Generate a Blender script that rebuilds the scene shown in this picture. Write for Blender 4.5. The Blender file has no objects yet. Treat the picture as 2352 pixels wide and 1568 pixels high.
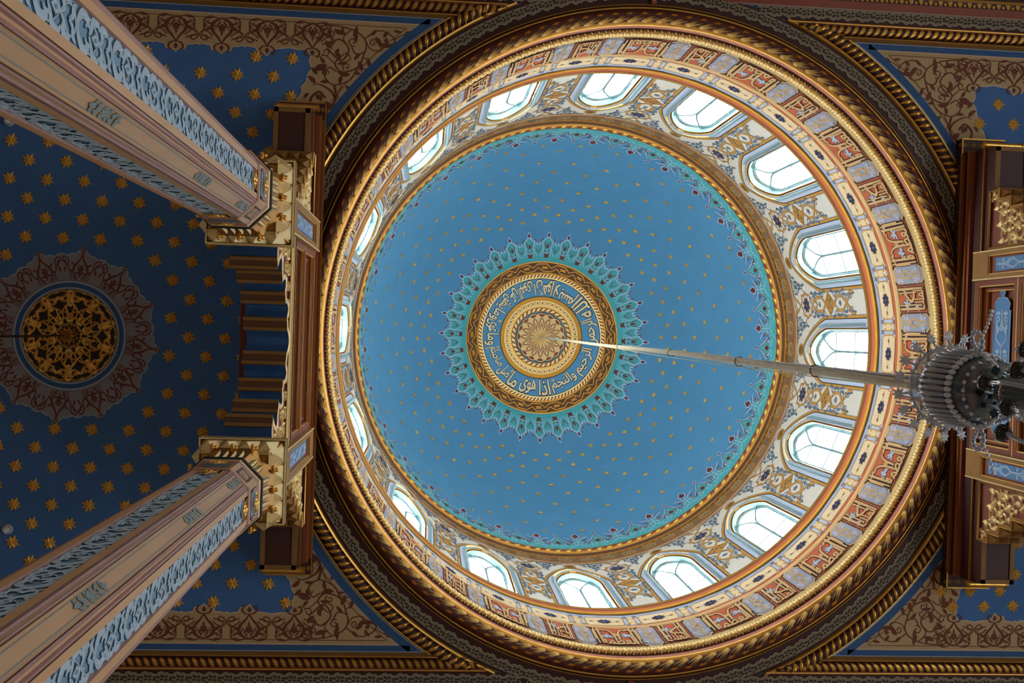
import bpy, math, random
import numpy as np
from mathutils import Matrix, Vector
from mathutils.geometry import tessellate_polygon
random.seed(7); rng = np.random.default_rng(7)
PI = math.pi; TAU = 2*PI
ZC = 1.6                       # height of the camera above the floor; heights below are measured from the camera
PH = math.radians(0.7)         # turn of the dome's sixteen bays against the room axes
SC = bpy.context.scene; COL = SC.collection
SKY, SUN, EXPOSURE, LIGHT_SIDE, LIGHT_WARM = 15.5, 36., 0., 135., 24.
WARM = ((-6., -3.), (-6., 3.), (1., -4.2), (1., 4.2), (6., 0.))

# ------------------------------------------------------------------ materials
MATS = {}
def srgb(c): return tuple((x/12.92 if x <= .04045 else ((x+.055)/1.055)**2.4) for x in c)
def mk(name, rgb, rough=.65, metal=0., var=.12, scale=9., bump=0., spec=.4, alpha=None):
    m = bpy.data.materials.new(name); m.use_nodes = True
    nt = m.node_tree; b = nt.nodes['Principled BSDF']
    b.inputs['Roughness'].default_value = rough; b.inputs['Metallic'].default_value = metal
    b.inputs['Specular IOR Level'].default_value = spec
    tc = nt.nodes.new('ShaderNodeTexCoord')
    nz = nt.nodes.new('ShaderNodeTexNoise'); nz.inputs['Scale'].default_value = scale; nz.inputs['Detail'].default_value = 5
    nt.links.new(tc.outputs['Object'], nz.inputs['Vector'])
    mx = nt.nodes.new('ShaderNodeMix'); mx.data_type = 'RGBA'
    lo = tuple(max(0, c*(1-var)) for c in rgb)+(1,); hi = tuple(min(1, c*(1+var)) for c in rgb)+(1,)
    mx.inputs[6].default_value = lo; mx.inputs[7].default_value = hi
    nt.links.new(nz.outputs['Fac'], mx.inputs[0]); nt.links.new(mx.outputs[2], b.inputs['Base Color'])
    if bump:
        bp = nt.nodes.new('ShaderNodeBump'); bp.inputs['Strength'].default_value = bump; bp.inputs['Distance'].default_value = .01
        n2 = nt.nodes.new('ShaderNodeTexNoise'); n2.inputs['Scale'].default_value = scale*6
        nt.links.new(tc.outputs['Object'], n2.inputs['Vector'])
        nt.links.new(n2.outputs['Fac'], bp.inputs['Height']); nt.links.new(bp.outputs['Normal'], b.inputs['Normal'])
    MATS[name] = m; return m
mk('dome_blue', (.090, .295, .50), .7, var=.10, scale=3)
mk('vault_blue', (.056, .155, .37), .75, var=.22, scale=2.5)
mk('ring_blue', (.030, .095, .23), .7, var=.2)
mk('gold_rope', (.66, .33, .05), .28, .65, var=.18)
mk('gold', (.90, .49, .11), .34, .9, var=.16, scale=14, bump=.15)
mk('gold_pale', (.95, .68, .28), .40, .35, var=.10, scale=14)
mk('gold_dark', (.50, .245, .035), .42, .75, var=.2, scale=12)
mk('gold_paint', (.60, .29, .04), .5, .15, var=.16)
mk('roof_white', (.86, .84, .80), .8, var=.04)
mk('petal', (.88, .58, .24), .5, 0.)
mk('star_gold', (.95, .50, .09), .36, .4, var=.15)
mk('ochre', (.34, .16, .03), .6, .1, var=.2)
mk('ochre_dark', (.22, .105, .022), .6, .1, var=.2)
mk('frieze_ochre', (.74, .46, .18), .6, var=.1)
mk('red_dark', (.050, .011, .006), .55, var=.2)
mk('red_mid', (.105, .020, .009), .5, var=.15)
mk('red_brown', (.26, .060, .026), .55, var=.18)
mk('brown', (.10, .038, .011), .55, var=.2)
mk('terracotta', (.64, .15, .05), .6, var=.1)
mk('panel_red', (.60, .13, .04), .6, var=.15)
mk('pink', (.68, .27, .19), .6, var=.08)
mk('cream', (.86, .68, .40), .6, var=.07)
mk('drum_white', (.66, .62, .53), .7, var=.06)
mk('grey_blue', (.50, .58, .70), .65, var=.08)
mk('knot_grey', (.37, .41, .50), .65, var=.1)
mk('knot_lilac', (.60, .54, .62), .65)
mk('grey_mid', (.33, .41, .50), .65, var=.08)
mk('slate', (.10, .15, .21), .65, var=.2)
mk('navy', (.018, .03, .13), .35, var=.3)
mk('teal', (.075, .43, .46), .65, var=.1)
mk('teal_grey', (.22, .36, .38), .5, var=.08)
mk('lilac', (.47, .62, .80), .65, var=.06)
mk('burgundy', (.17, .028, .014), .65, var=.15)
mk('black', (.012, .010, .008), .6, var=.2)
mk('taupe', (.26, .205, .125), .7, var=.14)
mk('taupe_line', (.44, .35, .27), .7, var=.1)
mk('lace_dark', (.018, .009, .005), .7)
mk('beige', (.46, .315, .15), .7, var=.13, scale=4)
mk('beige_line', (.60, .42, .27), .7)
mk('beige_grey', (.27, .255, .27), .7, var=.12, scale=4)
mk('rust', (.15, .036, .013), .7, var=.15)
mk('key_brown', (.115, .045, .014), .65)
mk('col_ochre', (.66, .40, .20), .5, var=.13, scale=4, bump=.05)
mk('col_pink', (.42, .22, .19), .45, var=.14)
mk('col_line', (.25, .33, .33), .6)
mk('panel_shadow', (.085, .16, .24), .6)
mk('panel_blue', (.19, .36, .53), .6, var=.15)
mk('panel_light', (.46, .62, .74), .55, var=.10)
mk('cartouche', (.11, .30, .60), .55, var=.12)
mk('cartouche_light', (.42, .60, .80), .55, var=.1)
mk('cable_cream', (.92, .78, .52), .5, var=.25, scale=16)
mk('cable_grey', (.30, .29, .28), .4, .2)
mk('iron', (.10, .05, .02), .4, .6)
mk('plastic', (.75, .75, .74), .4)
mk('wall_paint', (.36, .30, .24), .7, var=.15, scale=2)
mk('stone_floor', (.38, .37, .36), .35, var=.2, scale=2)
mk('cup_black', (.012, .008, .008), .15, spec=.6)
mk('dish_spot', (.010, .02, .016), .2)
def glassy(name, tint, rough, mixf, body=.0, bodycol=(.5, .55, .6)):
    m = bpy.data.materials.new(name); m.use_nodes = True; nt = m.node_tree
    for n in list(nt.nodes): nt.nodes.remove(n)
    out = nt.nodes.new('ShaderNodeOutputMaterial'); tr = nt.nodes.new('ShaderNodeBsdfTransparent'); tr.inputs[0].default_value = tint+(1,)
    gl = nt.nodes.new('ShaderNodeBsdfGlossy'); gl.inputs['Roughness'].default_value = rough
    fr = nt.nodes.new('ShaderNodeLayerWeight'); fr.inputs[0].default_value = mixf
    mx = nt.nodes.new('ShaderNodeMixShader'); mx.inputs[0].default_value = .06
    if body: nt.links.new(fr.outputs['Facing'], mx.inputs[0])
    nt.links.new(tr.outputs[0], mx.inputs[1]); nt.links.new(gl.outputs[0], mx.inputs[2])
    last = mx
    if body:
        df = nt.nodes.new('ShaderNodeBsdfDiffuse'); df.inputs[0].default_value = bodycol+(1,)
        m2 = nt.nodes.new('ShaderNodeMixShader'); m2.inputs[0].default_value = body
        nt.links.new(mx.outputs[0], m2.inputs[1]); nt.links.new(df.outputs[0], m2.inputs[2]); last = m2
    nt.links.new(last.outputs[0], out.inputs[0]); MATS[name] = m
glassy('window_glass', (.97, .985, 1.), .02, .2)
glassy('crystal', (.55, .62, .70), .10, .45, .45, (.66, .76, .90))
glassy('crystal_white', (.75, .82, .90), .12, .5, .80, (.88, .94, 1.))
glassy('crystal_smoke', (.25, .30, .33), .08, .4, .45, (.13, .18, .21))

# ------------------------------------------------------------------ geometry collector
class G:
    def __init__(s): s.V = []; s.F = []; s.n = 0; s.slots = []
    def mi(s, m):
        if m not in s.slots: s.slots.append(m)
        return s.slots.index(m)
    def add(s, v, f, mat, smooth=False):
        v = np.asarray(v, float).reshape(-1, 3); f = np.asarray(f, int)
        if len(f) == 0: return
        s.V.append(v); s.F.append((f+s.n, s.mi(mat), smooth)); s.n += len(v)
    def box(s, a, b, mat):
        x0, y0, z0 = a; x1, y1, z1 = b
        v = [(x, y, z) for z in (z0, z1) for y in (y0, y1) for x in (x0, x1)]
        s.add(v, [(0, 2, 3, 1), (4, 5, 7, 6), (0, 1, 5, 4), (2, 6, 7, 3), (0, 4, 6, 2), (1, 3, 7, 5)], mat)
    def grid(s, P, mat, smooth=True, closed=False):
        P = np.asarray(P, float); a, b = P.shape[:2]
        i, j = np.meshgrid(np.arange(a-1), np.arange(b if closed else b-1), indexing='ij'); j2 = (j+1) % b
        f = np.stack([i*b+j, (i+1)*b+j, (i+1)*b+j2, i*b+j2], -1).reshape(-1, 4)
        s.add(P.reshape(-1, 3), f, mat, smooth)
    def lathe(s, prof, mats, n=288, smooth=True, cx=0., cy=0.):
        t = np.arange(n)*TAU/n
        for k in range(len(prof)-1):
            m = mats[k] if isinstance(mats, (list, tuple)) else mats
            if m is None: continue
            P = [[(cx+r*math.cos(a), cy+r*math.sin(a), z) for a in t] for (r, z) in (prof[k], prof[k+1])]
            s.grid(P, m, smooth, True)
    def lathe_s(s, prof, mat, n=288, cx=0., cy=0., cz=0.):      # one smooth profile
        t = np.arange(n)*TAU/n; pr = np.array(prof, float)
        P = np.stack([cx+pr[:, 0, None]*np.cos(t), cy+pr[:, 0, None]*np.sin(t), np.repeat(cz+pr[:, 1, None], n, 1)], -1)
        s.grid(P, mat, True, True)
    def tube(s, pts, r, mat, n=8, caps=True):
        p = np.array(pts, float); m = len(p); r = np.broadcast_to(np.asarray(r, float), (m,))
        t = np.gradient(p, axis=0); t /= np.linalg.norm(t, axis=1)[:, None]+1e-12
        up = np.array([.13, .27, .95]); a = np.cross(t, up); a /= np.linalg.norm(a, axis=1)[:, None]+1e-12; b = np.cross(t, a)
        q = np.arange(n)*TAU/n
        P = p[:, None]+r[:, None, None]*(np.cos(q)[None, :, None]*a[:, None]+np.sin(q)[None, :, None]*b[:, None])
        s.grid(P, mat, True, True)
        if caps:
            for e, o in ((0, 1), (m-1, -1)): s.add(P[e], [list(range(n))[::o]], mat)
    def pat(s, p, fn, offs=None):
        """map the flat pattern p by fn(u, v, h) -> xyz; offs: list of u offsets to repeat"""
        for (v, f, m, sm) in p.items:
            if offs is None: offs2 = [0.]
            else: offs2 = offs
            o = np.asarray(offs2, float)
            u = (v[None, :, 0]+o[:, None]).ravel(); w = np.tile(v[:, 1], len(o)); h = np.tile(v[:, 2], len(o))
            x = fn(u, w, h)
            ff = (f[None]+(np.arange(len(o))*len(v))[:, None, None]).reshape(-1, f.shape[1])
            s.add(x, ff, m, sm)
    def build(s, name, parent=None, loc=(0, 0, 0), shift=True):
        me = bpy.data.meshes.new(name)
        V = np.concatenate(s.V) if s.V else np.zeros((0, 3))
        V = V.copy(); V[:, 2] += ZC if shift else 0.
        V -= np.array(loc, float)
        me.vertices.add(len(V)); me.vertices.foreach_set('co', V.astype(np.float32).ravel())
        ln = np.concatenate([np.full(len(f), f.shape[1]) for f, _, _ in s.F]); st = np.concatenate([[0], np.cumsum(ln)[:-1]])
        li = np.concatenate([f.ravel() for f, _, _ in s.F])
        me.loops.add(len(li)); me.loops.foreach_set('vertex_index', li.astype(np.int32))
        me.polygons.add(len(ln)); me.polygons.foreach_set('loop_start', st.astype(np.int32))
        me.polygons.foreach_set('material_index', np.concatenate([np.full(len(f), m) for f, m, _ in s.F]).astype(np.int32))
        me.polygons.foreach_set('use_smooth', np.concatenate([np.full(len(f), sm) for f, _, sm in s.F]))
        for m in s.slots: me.materials.append(MATS[m])
        me.update(calc_edges=True); me.validate()
        o = bpy.data.objects.new(name, me); COL.objects.link(o)
        if parent is not None: o.parent = parent
        else: o.location = loc
        return o
def tag(o, label, cat=None, group=None, kind=None):
    if label: o['label'] = label
    if cat: o['category'] = cat
    if group: o['group'] = group
    if kind: o['kind'] = kind
    return o
def empty(name, loc, label, cat, group=None, kind=None, rz=0.):
    o = bpy.data.objects.new(name, None); COL.objects.link(o); o.location = loc; o.rotation_euler = (0, 0, rz); o.empty_display_size = .1
    return tag(o, label, cat, group, kind)
def copy_tree(o, parent=None):
    c = o.copy(); COL.objects.link(c)
    if parent is not None: c.parent = parent
    for ch in list(o.children): copy_tree(ch, c)
    return c

# ------------------------------------------------------------------ flat patterns
def cr(pts, n=8, closed=False):
    p = np.array(pts, float)
    if closed: q = np.concatenate([p[-1:], p, p[:2]])
    else: q = np.concatenate([[2*p[0]-p[1]], p, [2*p[-1]-p[-2]]])
    out = []; t = np.linspace(0, 1, n, endpoint=False)[:, None]
    for i in range(1, len(q)-2):
        a, b, c, d = q[i-1], q[i], q[i+1], q[i+2]
        out.append(.5*(2*b+(c-a)*t+(2*a-5*b+4*c-d)*t*t+(3*b-a-3*c+d)*t**3))
    if not closed: out.append(q[-2][None])
    return np.concatenate(out)
def arc(cx, cy, r, a0, a1, n=14, ry=None):
    t = np.linspace(a0, a1, n); return np.stack([cx+r*np.cos(t), cy+(ry or r)*np.sin(t)], 1)
def spiral(x, y, r0, r1, a0, turns, n=22):
    t = np.linspace(0, 1, n); r = r0+(r1-r0)*t; a = a0+TAU*turns*t
    return np.stack([x+r*np.cos(a), y+r*np.sin(a)], 1)
def star(x, y, n, R, r, a=PI/2):
    t = a+np.arange(2*n)*PI/n; q = np.where(np.arange(2*n) % 2 == 0, R, r)
    return np.stack([x+q*np.cos(t), y+q*np.sin(t)], 1)
class P:
    def __init__(s): s.items = []
    def poly(s, pts, m, h=0., sub=0):
        p = np.array(pts, float)
        tri = tessellate_polygon([[Vector((a, b, 0)) for a, b in p]])
        if not tri: return s
        tri = np.array(tri, int)
        while sub:                                  # split long triangles so that they follow a curved wall
            e = max(np.linalg.norm(p[tri[:, i]]-p[tri[:, (i+1) % 3]], axis=1).max() for i in range(3))
            if e < sub or len(tri) > 4000: break
            q = np.concatenate([(p[tri[:, i]]+p[tri[:, (i+1) % 3]])/2 for i in range(3)]); n0, k = len(p), len(tri); p = np.concatenate([p, q]); j = np.arange(k)
            m0, m1, m2 = n0+j, n0+k+j, n0+2*k+j; a, b, c = tri.T
            tri = np.concatenate([np.stack(x, 1) for x in ((a, m0, m2), (m0, b, m1), (m2, m1, c), (m0, m1, m2))])
        h += 1.5e-5*(len(s.items) % 66)
        s.items.append((np.column_stack([p, np.full(len(p), h)]), tri, m, False)); return s
    def rect(s, u0, v0, u1, v1, m, h=0., nu=1, nv=1):
        U, W = np.meshgrid(np.linspace(u0, u1, nu+1), np.linspace(v0, v1, nv+1), indexing='ij')
        b = nv+1; i, j = np.meshgrid(np.arange(nu), np.arange(nv), indexing='ij')
        f = np.stack([i*b+j, (i+1)*b+j, (i+1)*b+j+1, i*b+j+1], -1).reshape(-1, 4)
        s.items.append((np.column_stack([U.ravel(), W.ravel(), np.full(U.size, h)]), f, m, False)); return s
    def stroke(s, pts, w, m, h=0., closed=False, ridge=0., prof=None):
        p = np.array(pts, float); h += 1.5e-5*(len(s.items) % 66)
        if closed: p = np.concatenate([p, p[:1]])
        n = len(p)
        if closed:
            q = np.concatenate([p[-2:-1], p, p[1:2]]); t = q[2:]-q[:-2]
        else: t = np.gradient(p, axis=0)
        t /= np.linalg.norm(t, axis=1)[:, None]+1e-12; nn = np.stack([-t[:, 1], t[:, 0]], 1)
        x = np.linspace(0, 1, n)
        if prof == 'leaf': w = w*np.sin(PI*np.clip(x, .02, .985))**.8*(1.25-.5*x)
        elif prof == 'taper': w = w*(1-.85*x)
        elif prof == 'both': w = w*(.25+.75*np.sin(PI*x))
        else: w = np.broadcast_to(np.asarray(w, float), (n,))
        w = np.asarray(w)[:, None]*.5
        if ridge:
            v = np.concatenate([p+nn*w, p, p-nn*w]); hh = np.concatenate([np.full(n, h), np.full(n, h+ridge), np.full(n, h)]); rows = 3
        else:
            v = np.concatenate([p+nn*w, p-nn*w]); hh = np.full(2*n, h); rows = 2
        i = np.arange(n-1)
        f = np.concatenate([np.stack([r*n+i, r*n+i+1, (r+1)*n+i+1, (r+1)*n+i], 1) for r in range(rows-1)])
        s.items.append((np.column_stack([v, hh]), f, m, False)); return s
    def bar(s, pts, w, m, h0, h1):
        a, b = offset(pts, w/2), offset(pts, -w/2); n = len(a)
        v = np.concatenate([np.column_stack([q, np.full(n, h)]) for q, h in ((a, h0), (a, h1), (b, h1), (b, h0))]); i = np.arange(n-1)
        s.items.append((v, np.concatenate([np.stack([r*n+i, r*n+i+1, (r+1)*n+i+1, (r+1)*n+i], 1) for r in range(3)]), m, False)); return s
    def leaf(s, x, y, a, L, W, m, h=0., bend=0., n=8, ridge=0.):
        t = np.linspace(0, 1, n+1); ang = a+bend*t; d = L/n
        px = x+np.concatenate([[0], np.cumsum(np.cos(ang[:-1])*d)]); py = y+np.concatenate([[0], np.cumsum(np.sin(ang[:-1])*d)])
        return s.stroke(np.stack([px, py], 1), W, m, h, prof='leaf', ridge=ridge)
    def lineloop(s, pts, w, m, h=0., ridge=0.): return s.stroke(pts, w, m, h, True, ridge)
    def disc(s, x, y, r, m, h=0., n=12, ry=None): return s.poly(arc(x, y, r, 0, TAU*(1-1/n), n, ry), m, h)
    def flower(s, x, y, n, R, W, m, h=0., a0=0., core=None, r0=.18, ry=1.):
        for k in range(n):
            a = a0+k*TAU/n; c = np.array([[R*r0*math.cos(a), R*r0*math.sin(a)], [R*math.cos(a), R*math.sin(a)]])
            t = np.linspace(0, 1, 7)[:, None]; pp = c[0]+(c[1]-c[0])*t; pp[:, 1] *= ry
            w = W*np.array([.25, .7, .95, 1.05, 1., .7, .05])
            s.stroke(pp+np.array([x, y]), w, m, h)
        if core: s.disc(x, y, R*.2, core, h+.001, 10, R*.2*ry)
        return s
    def put(s, q, tr):
        for v, f, m, sm in q.items:
            w = v.copy(); w[:, :2] = tr(v[:, :2]); w[:, 2] += .7e-5; s.items.append((w, f, m, sm))
        return s
    def mirror(s, ax=0, c=0.):
        for v, f, m, sm in list(s.items):
            w = v.copy(); w[:, ax] = 2*c-w[:, ax]; s.items.append((w, f, m, sm))
        return s
def aff(x=0., y=0., a=0., sx=1., sy=1.):
    c, s_ = math.cos(a), math.sin(a)
    return lambda p: np.stack([x+c*p[:, 0]*sx-s_*p[:, 1]*sy, y+s_*p[:, 0]*sx+c*p[:, 1]*sy], 1)
def cylmap(r): return lambda u, v, h: np.stack([(r-h)*np.cos(u/r+PH), (r-h)*np.sin(u/r+PH), v], 1)
def conemap(r0, z0, r1, z1):          # v runs 0..1 from (r0,z0) to (r1,z1); u is an angle; h along the side facing the axis / floor
    d = math.hypot(r1-r0, z1-z0); nr, nz = -(z1-z0)/d, (r1-r0)/d
    if nr > 0 or (abs(nr) < 1e-6 and nz > 0): nr, nz = -nr, -nz
    def fn(u, v, h):
        r = r0+(r1-r0)*v+nr*h; z = z0+(z1-z0)*v+nz*h
        return np.stack([r*np.cos(u+PH), r*np.sin(u+PH), z], 1)
    return fn
ZCEIL = 11.1
def ceilmap(u, v, h): return np.stack([u, v, ZCEIL-h], 1)
# dome section: an upright half ellipse, flattened under the crown
DR, DZ, DH, RF = 3.40, 16.72, 4.87, 1.56
_t = np.linspace(0, PI/2, 3000); _r = DR*np.cos(_t); _z = DZ+DH*np.sin(_t)
_zf = DZ+DH*math.sqrt(1-(RF/DR)**2)
_z = np.where(_r < RF, _zf+.26*(1-(_r/RF)**2), _z)
_s = np.concatenate([[0], np.cumsum(np.hypot(np.diff(_r), np.diff(_z)))])
_nr, _nz = -np.gradient(_z), np.gradient(_r); _l = np.hypot(_nr, _nz); _nr, _nz = _nr/_l, _nz/_l
def dome_at(sv, h):
    r = np.interp(sv, _s, _r)+h*np.interp(sv, _s, _nr); z = np.interp(sv, _s, _z)+h*np.interp(sv, _s, _nz); return r, z
def domemap(u, v, h):                 # u angle, v arc length above the rim
    r, z = dome_at(v, h); return np.stack([r*np.cos(u+PH), r*np.sin(u+PH), z], 1)
def s_of_r(r): return float(np.interp(-r, -_r, _s))
def domer(u, v, h):                   # u angle, v radius
    return domemap(u, np.interp(-np.asarray(v), -_r, _s), h)
def kpoly(n0, n1, pts): return pts

# ================================================================== THE DOME
g = G()
ss = np.concatenate([np.linspace(0, s_of_r(RF), 70), np.linspace(s_of_r(RF), _s[-1]-.004, 24)[1:]])
th = np.arange(256)*TAU/256
rr_, zz_ = dome_at(ss, 0.)
g.grid(np.stack([rr_[:, None]*np.cos(th), rr_[:, None]*np.sin(th), np.repeat(zz_[:, None], 256, 1)], -1), 'dome_blue', True, True)
dome = g.build('ceiling_dome'); tag(dome, 'tall blue dome with painted gold stars and a lettered gold crown', 'dome', kind='structure')

# gilt stars on the dome, sixty-four columns, alternately set
q = P(); q.poly(star(0, 0, 8, .056, .030), 'star_gold', .006)
g = G()
for k in range(64):
    a = (k+.5)*TAU/64
    for sv in ((1.40, 2.26, 2.92, 3.45, 3.84) if k % 2 else (1.09, 1.90, 2.62, 3.20, 3.66)):
        sv += rng.normal(0, .012)
        r, z = dome_at(sv, 0.); pp = P().put(q, aff(0, 0, rng.uniform(0, 1)))
        g.pat(pp, lambda u, v, h, r=r, sv=sv, a=a: domemap(a+u/r, sv+v, h))
g.build('painted_star', dome)

# teal border of drops and palmettes along the dome rim (32 of each)
def both(p): return p.mirror(0)
W32 = TAU/32
def border_unit():
    o = P(); k = 1.  # u in metres at r ~3.35, v metres up the dome
    o.rect(-.33, 0., .33, .30, 'teal', .003, 6, 2)
    edge = cr([(-.33, .30), (-.25, .33), (-.17, .28), (-.12, .42), (-.08, .58), (0, .78), (.08, .58), (.12, .42), (.17, .28), (.25, .33), (.33, .30)], 5)
    o.poly(np.concatenate([edge, [(.33, .2), (-.33, .2)]]), 'teal', .004, .12)
    b = P()
    b.stroke(cr([(0, .80), (.055, .62), (.105, .48), (.085, .36), (.03, .30), (.0, .29)], 6), .012, 'burgundy', .008)
    b.stroke(cr([(0, .80), (.065, .63), (.12, .48), (.10, .35), (.03, .285)], 6), .030, 'lilac', .006)
    b.stroke(cr([(.085, .52), (.13, .47), (.15, .38), (.21, .36), (.26, .40)], 6), .026, 'burgundy', .008, prof='both')
    b.stroke(cr([(.085, .53), (.135, .48), (.155, .39), (.21, .375), (.275, .42)], 6), .040, 'lilac', .006)
    b.stroke(cr([(.02, .29), (.07, .20), (.12, .19), (.125, .25), (.09, .26)], 6), .016, 'lilac', .006)
    b.stroke(cr([(.17, .10), (.22, .16), (.27, .26), (.33, .30)], 6), .016, 'lilac', .006)
    b.leaf(.20, .40, 1.1, .10, .035, 'burgundy', .008, -.5)
    b.leaf(.26, .22, .4, .08, .022, 'lilac', .006, .9); b.leaf(.22, .26, 2.3, .07, .02, 'lilac', .006, -.8)
    b.disc(.15, .06, .018, 'lilac', .006, 8)
    o.put(b, lambda p: p); both_b = P().put(b, lambda p: p).mirror(0); o.items += both_b.items[len(b.items):]
    # drop centre
    o.poly(cr([(0, .36), (.035, .43), (.018, .50), (0, .545), (-.018, .50), (-.035, .43)], 4, True), 'burgundy', .008)
    for s in (1, -1):
        o.leaf(.01*s, .40, PI/2-s*1.1, .08, .018, 'burgundy', .008, s*.6); o.leaf(.02*s, .48, PI/2-s*.9, .06, .014, 'burgundy', .008, s*.5)
    o.poly([(0, .84), (.040, .90), (0, .99), (-.040, .90)], 'lilac', .005); o.poly([(0, .86), (.026, .90), (0, .955), (-.026, .90)], 'burgundy', .008)
    return o
def bud_unit():
    o = P()
    o.poly(cr([(-.13, .30), (-.10, .52), (-.06, .60), (0, .62), (.06, .60), (.10, .52), (.13, .30)], 4), 'teal', .0035, .12)
    o.poly([(0, .97), (.075, .80), (.055, .72), (0, .68), (-.055, .72), (-.075, .80)], 'lilac', .005)
    o.poly([(0, .93), (.055, .80), (.04, .74), (0, .70), (-.04, .74), (-.055, .80)], 'burgundy', .008)
    for s in (1, -1):
        o.leaf(.04*s, .62, PI/2-s*.75, .22, .035, 'lilac', .005, -s*.35); o.leaf(.055*s, .66, PI/2-s*.7, .13, .022, 'burgundy', .008, -s*.3)
        o.leaf(.05*s, .52, PI/2-s*1.2, .14, .03, 'burgundy', .008, s*.7)
        o.stroke(cr([(0, .42), (.05*s, .50), (.10*s, .48), (.11*s, .38), (.05*s, .36)], 6), .013, 'lilac', .0065)
        o.stroke(cr([(0, .62), (.05*s, .58), (.07*s, .66)], 6), .013, 'lilac', .0065)
        o.disc(.05*s, .44, .014, 'lilac', .0066, 8)
    o.stroke([(0, .30), (0, .66)], .012, 'lilac', .0065)
    return o
g = G(); bu, bd = border_unit(), bud_unit()
mp = lambda u, v, h: domemap(u/3.36, v*.96+.02, h)
g.pat(bu, mp, np.arange(32)*W32*3.36); g.pat(bd, mp, (np.arange(32)+.5)*W32*3.36)
g.build('teal_border', dome)

# wreath round the crown
def wreath_unit():
    o = P(); w = .175                              # half pitch in metres at r 1.8 ; u metres, v radius
    o.rect(-w, 1.545, w, 1.70, 'teal', .003, 4, 1)
    e = cr([(-w, 1.86), (-w*.72, 1.90), (-w*.5, 1.97), (-w*.28, 1.965), (0, 2.03), (w*.28, 1.965), (w*.5, 1.97), (w*.72, 1.90), (w, 1.86)], 4)
    o.poly(np.concatenate([e, [(w, 1.69), (-w, 1.69)]]), 'teal', .0035, .07); o.stroke(e, .016, 'lilac', .005)
    h = P()
    h.stroke(cr([(0, 1.58), (.05, 1.60), (.085, 1.66), (.07, 1.73), (.02, 1.74)], 6), .010, 'lilac', .006)
    h.stroke(cr([(.0, 1.66), (.07, 1.76), (.10, 1.86), (.06, 1.95), (0, 2.0)], 6), .011, 'lilac', .006)
    h.stroke(cr([(w, 1.62), (.10, 1.74), (.07, 1.84), (.11, 1.92)], 6), .011, 'lilac', .006)
    h.stroke(cr([(w, 1.72), (.13, 1.80), (.09, 1.82)], 6), .014, 'burgundy', .008, prof='taper')
    h.stroke(cr([(.02, 1.80), (.05, 1.86), (.04, 1.93)], 6), .014, 'burgundy', .008, prof='both')
    h.leaf(.0, 1.655, .5, .075, .035, 'burgundy', .008, .5); h.leaf(.0, 1.655, -.45, .065, .03, 'burgundy', .008, -.5)
    h.leaf(.02, 1.72, .9, .06, .02, 'burgundy', .008, -.6)
    h.stroke(cr([(.075, 1.97), (.115, 1.955), (.13, 1.90)], 5), .016, 'burgundy', .008)
    h.leaf(.145, 1.86, 1.5, .07, .025, 'lilac', .006, .3)
    o.items += h.items; o.items += P().put(h, aff(sx=-1)).items
    o.poly([(0, 1.69), (.03, 1.665), (0, 1.61), (-.03, 1.665)], 'burgundy', .0082)
    o.poly(cr([(0, 1.79), (.022, 1.83), (0, 1.89), (-.022, 1.83)], 3, True), 'burgundy', .008)
    o.stroke([(0, 1.70), (0, 1.80)], .008, 'lilac', .006)
    o.poly([(0, 1.985), (.04, 2.035), (0, 2.115), (-.04, 2.035)], 'lilac', .005); o.poly([(0, 2.0), (.027, 2.038), (0, 2.09), (-.027, 2.038)], 'burgundy', .008)
    return o
g = G(); wu = wreath_unit()
g.pat(wu, lambda u, v, h: domer(u/1.80, v, h), np.arange(32)*W32*1.80)
g.build('wreath', dome)

# crown bands
def band(o, r0, r1, m, h, n=192):
    o.items.append((np.array([(k*TAU/n, r, h) for k in range(n+1) for r in (r0, r1)]), np.array([(2*k, 2*k+1, 2*k+3, 2*k+2) for k in range(n)]), m, True))
o = P()
band(o, 1.305, 1.545, 'key_brown', .004); band(o, 1.522, 1.545, 'gold_dark', .010); band(o, 1.302, 1.322, 'gold_dark', .010)
g = G(); g.pat(o, domer)
KN = 24; kw = TAU/KN
o = P()
for sgn in (1,):
    a = np.array([(-.48, 1.44), (-.30, 1.49), (.12, 1.49), (.02, 1.42), (-.22, 1.42)]); 
    o.stroke([(-.50, 1.46), (-.38, 1.495), (.10, 1.495), (.18, 1.465), (.10, 1.435), (-.16, 1.435)], .018, 'gold_dark', .008)
    o.stroke([(.50, 1.385), (.38, 1.35), (-.10, 1.35), (-.18, 1.38), (-.10, 1.41), (.16, 1.41)], .018, 'gold_dark', .008)
    o.stroke([(.10, 1.495), (.36, 1.42), (.50, 1.46)], .018, 'gold_dark', .0085)
    o.stroke([(-.10, 1.35), (-.36, 1.425), (-.50, 1.385)], .018, 'gold_dark', .0085)
for it in o.items: pass
g.pat(o, lambda u, v, h: domer(u*kw, v, h), np.arange(KN)*1.)
g.build('greek_key_band', dome)
def stripes(r0, r1, n, slant, m, h, fill=.5):
    o = P(); t = np.linspace(0, 1, 4)
    p = [(slant*x-.5*fill, r0+(r1-r0)*x) for x in t]+[(slant*x+.5*fill, r0+(r1-r0)*x) for x in t[::-1]]
    o.poly(p, m, h); return o
o = P(); band(o, 1.225, 1.302, 'gold_dark', .006); band(o, 1.228, 1.29, 'red_brown', .010); band(o, 1.205, 1.228, 'gold_pale', .012)
g = G(); g.pat(o, domer)
g.pat(stripes(1.232, 1.288, 110, .55, 'gold_pale', .013), lambda u, v, h: domer(u*TAU/110, v, h), np.arange(110)*1.)
g.build('striped_band', dome)
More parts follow.
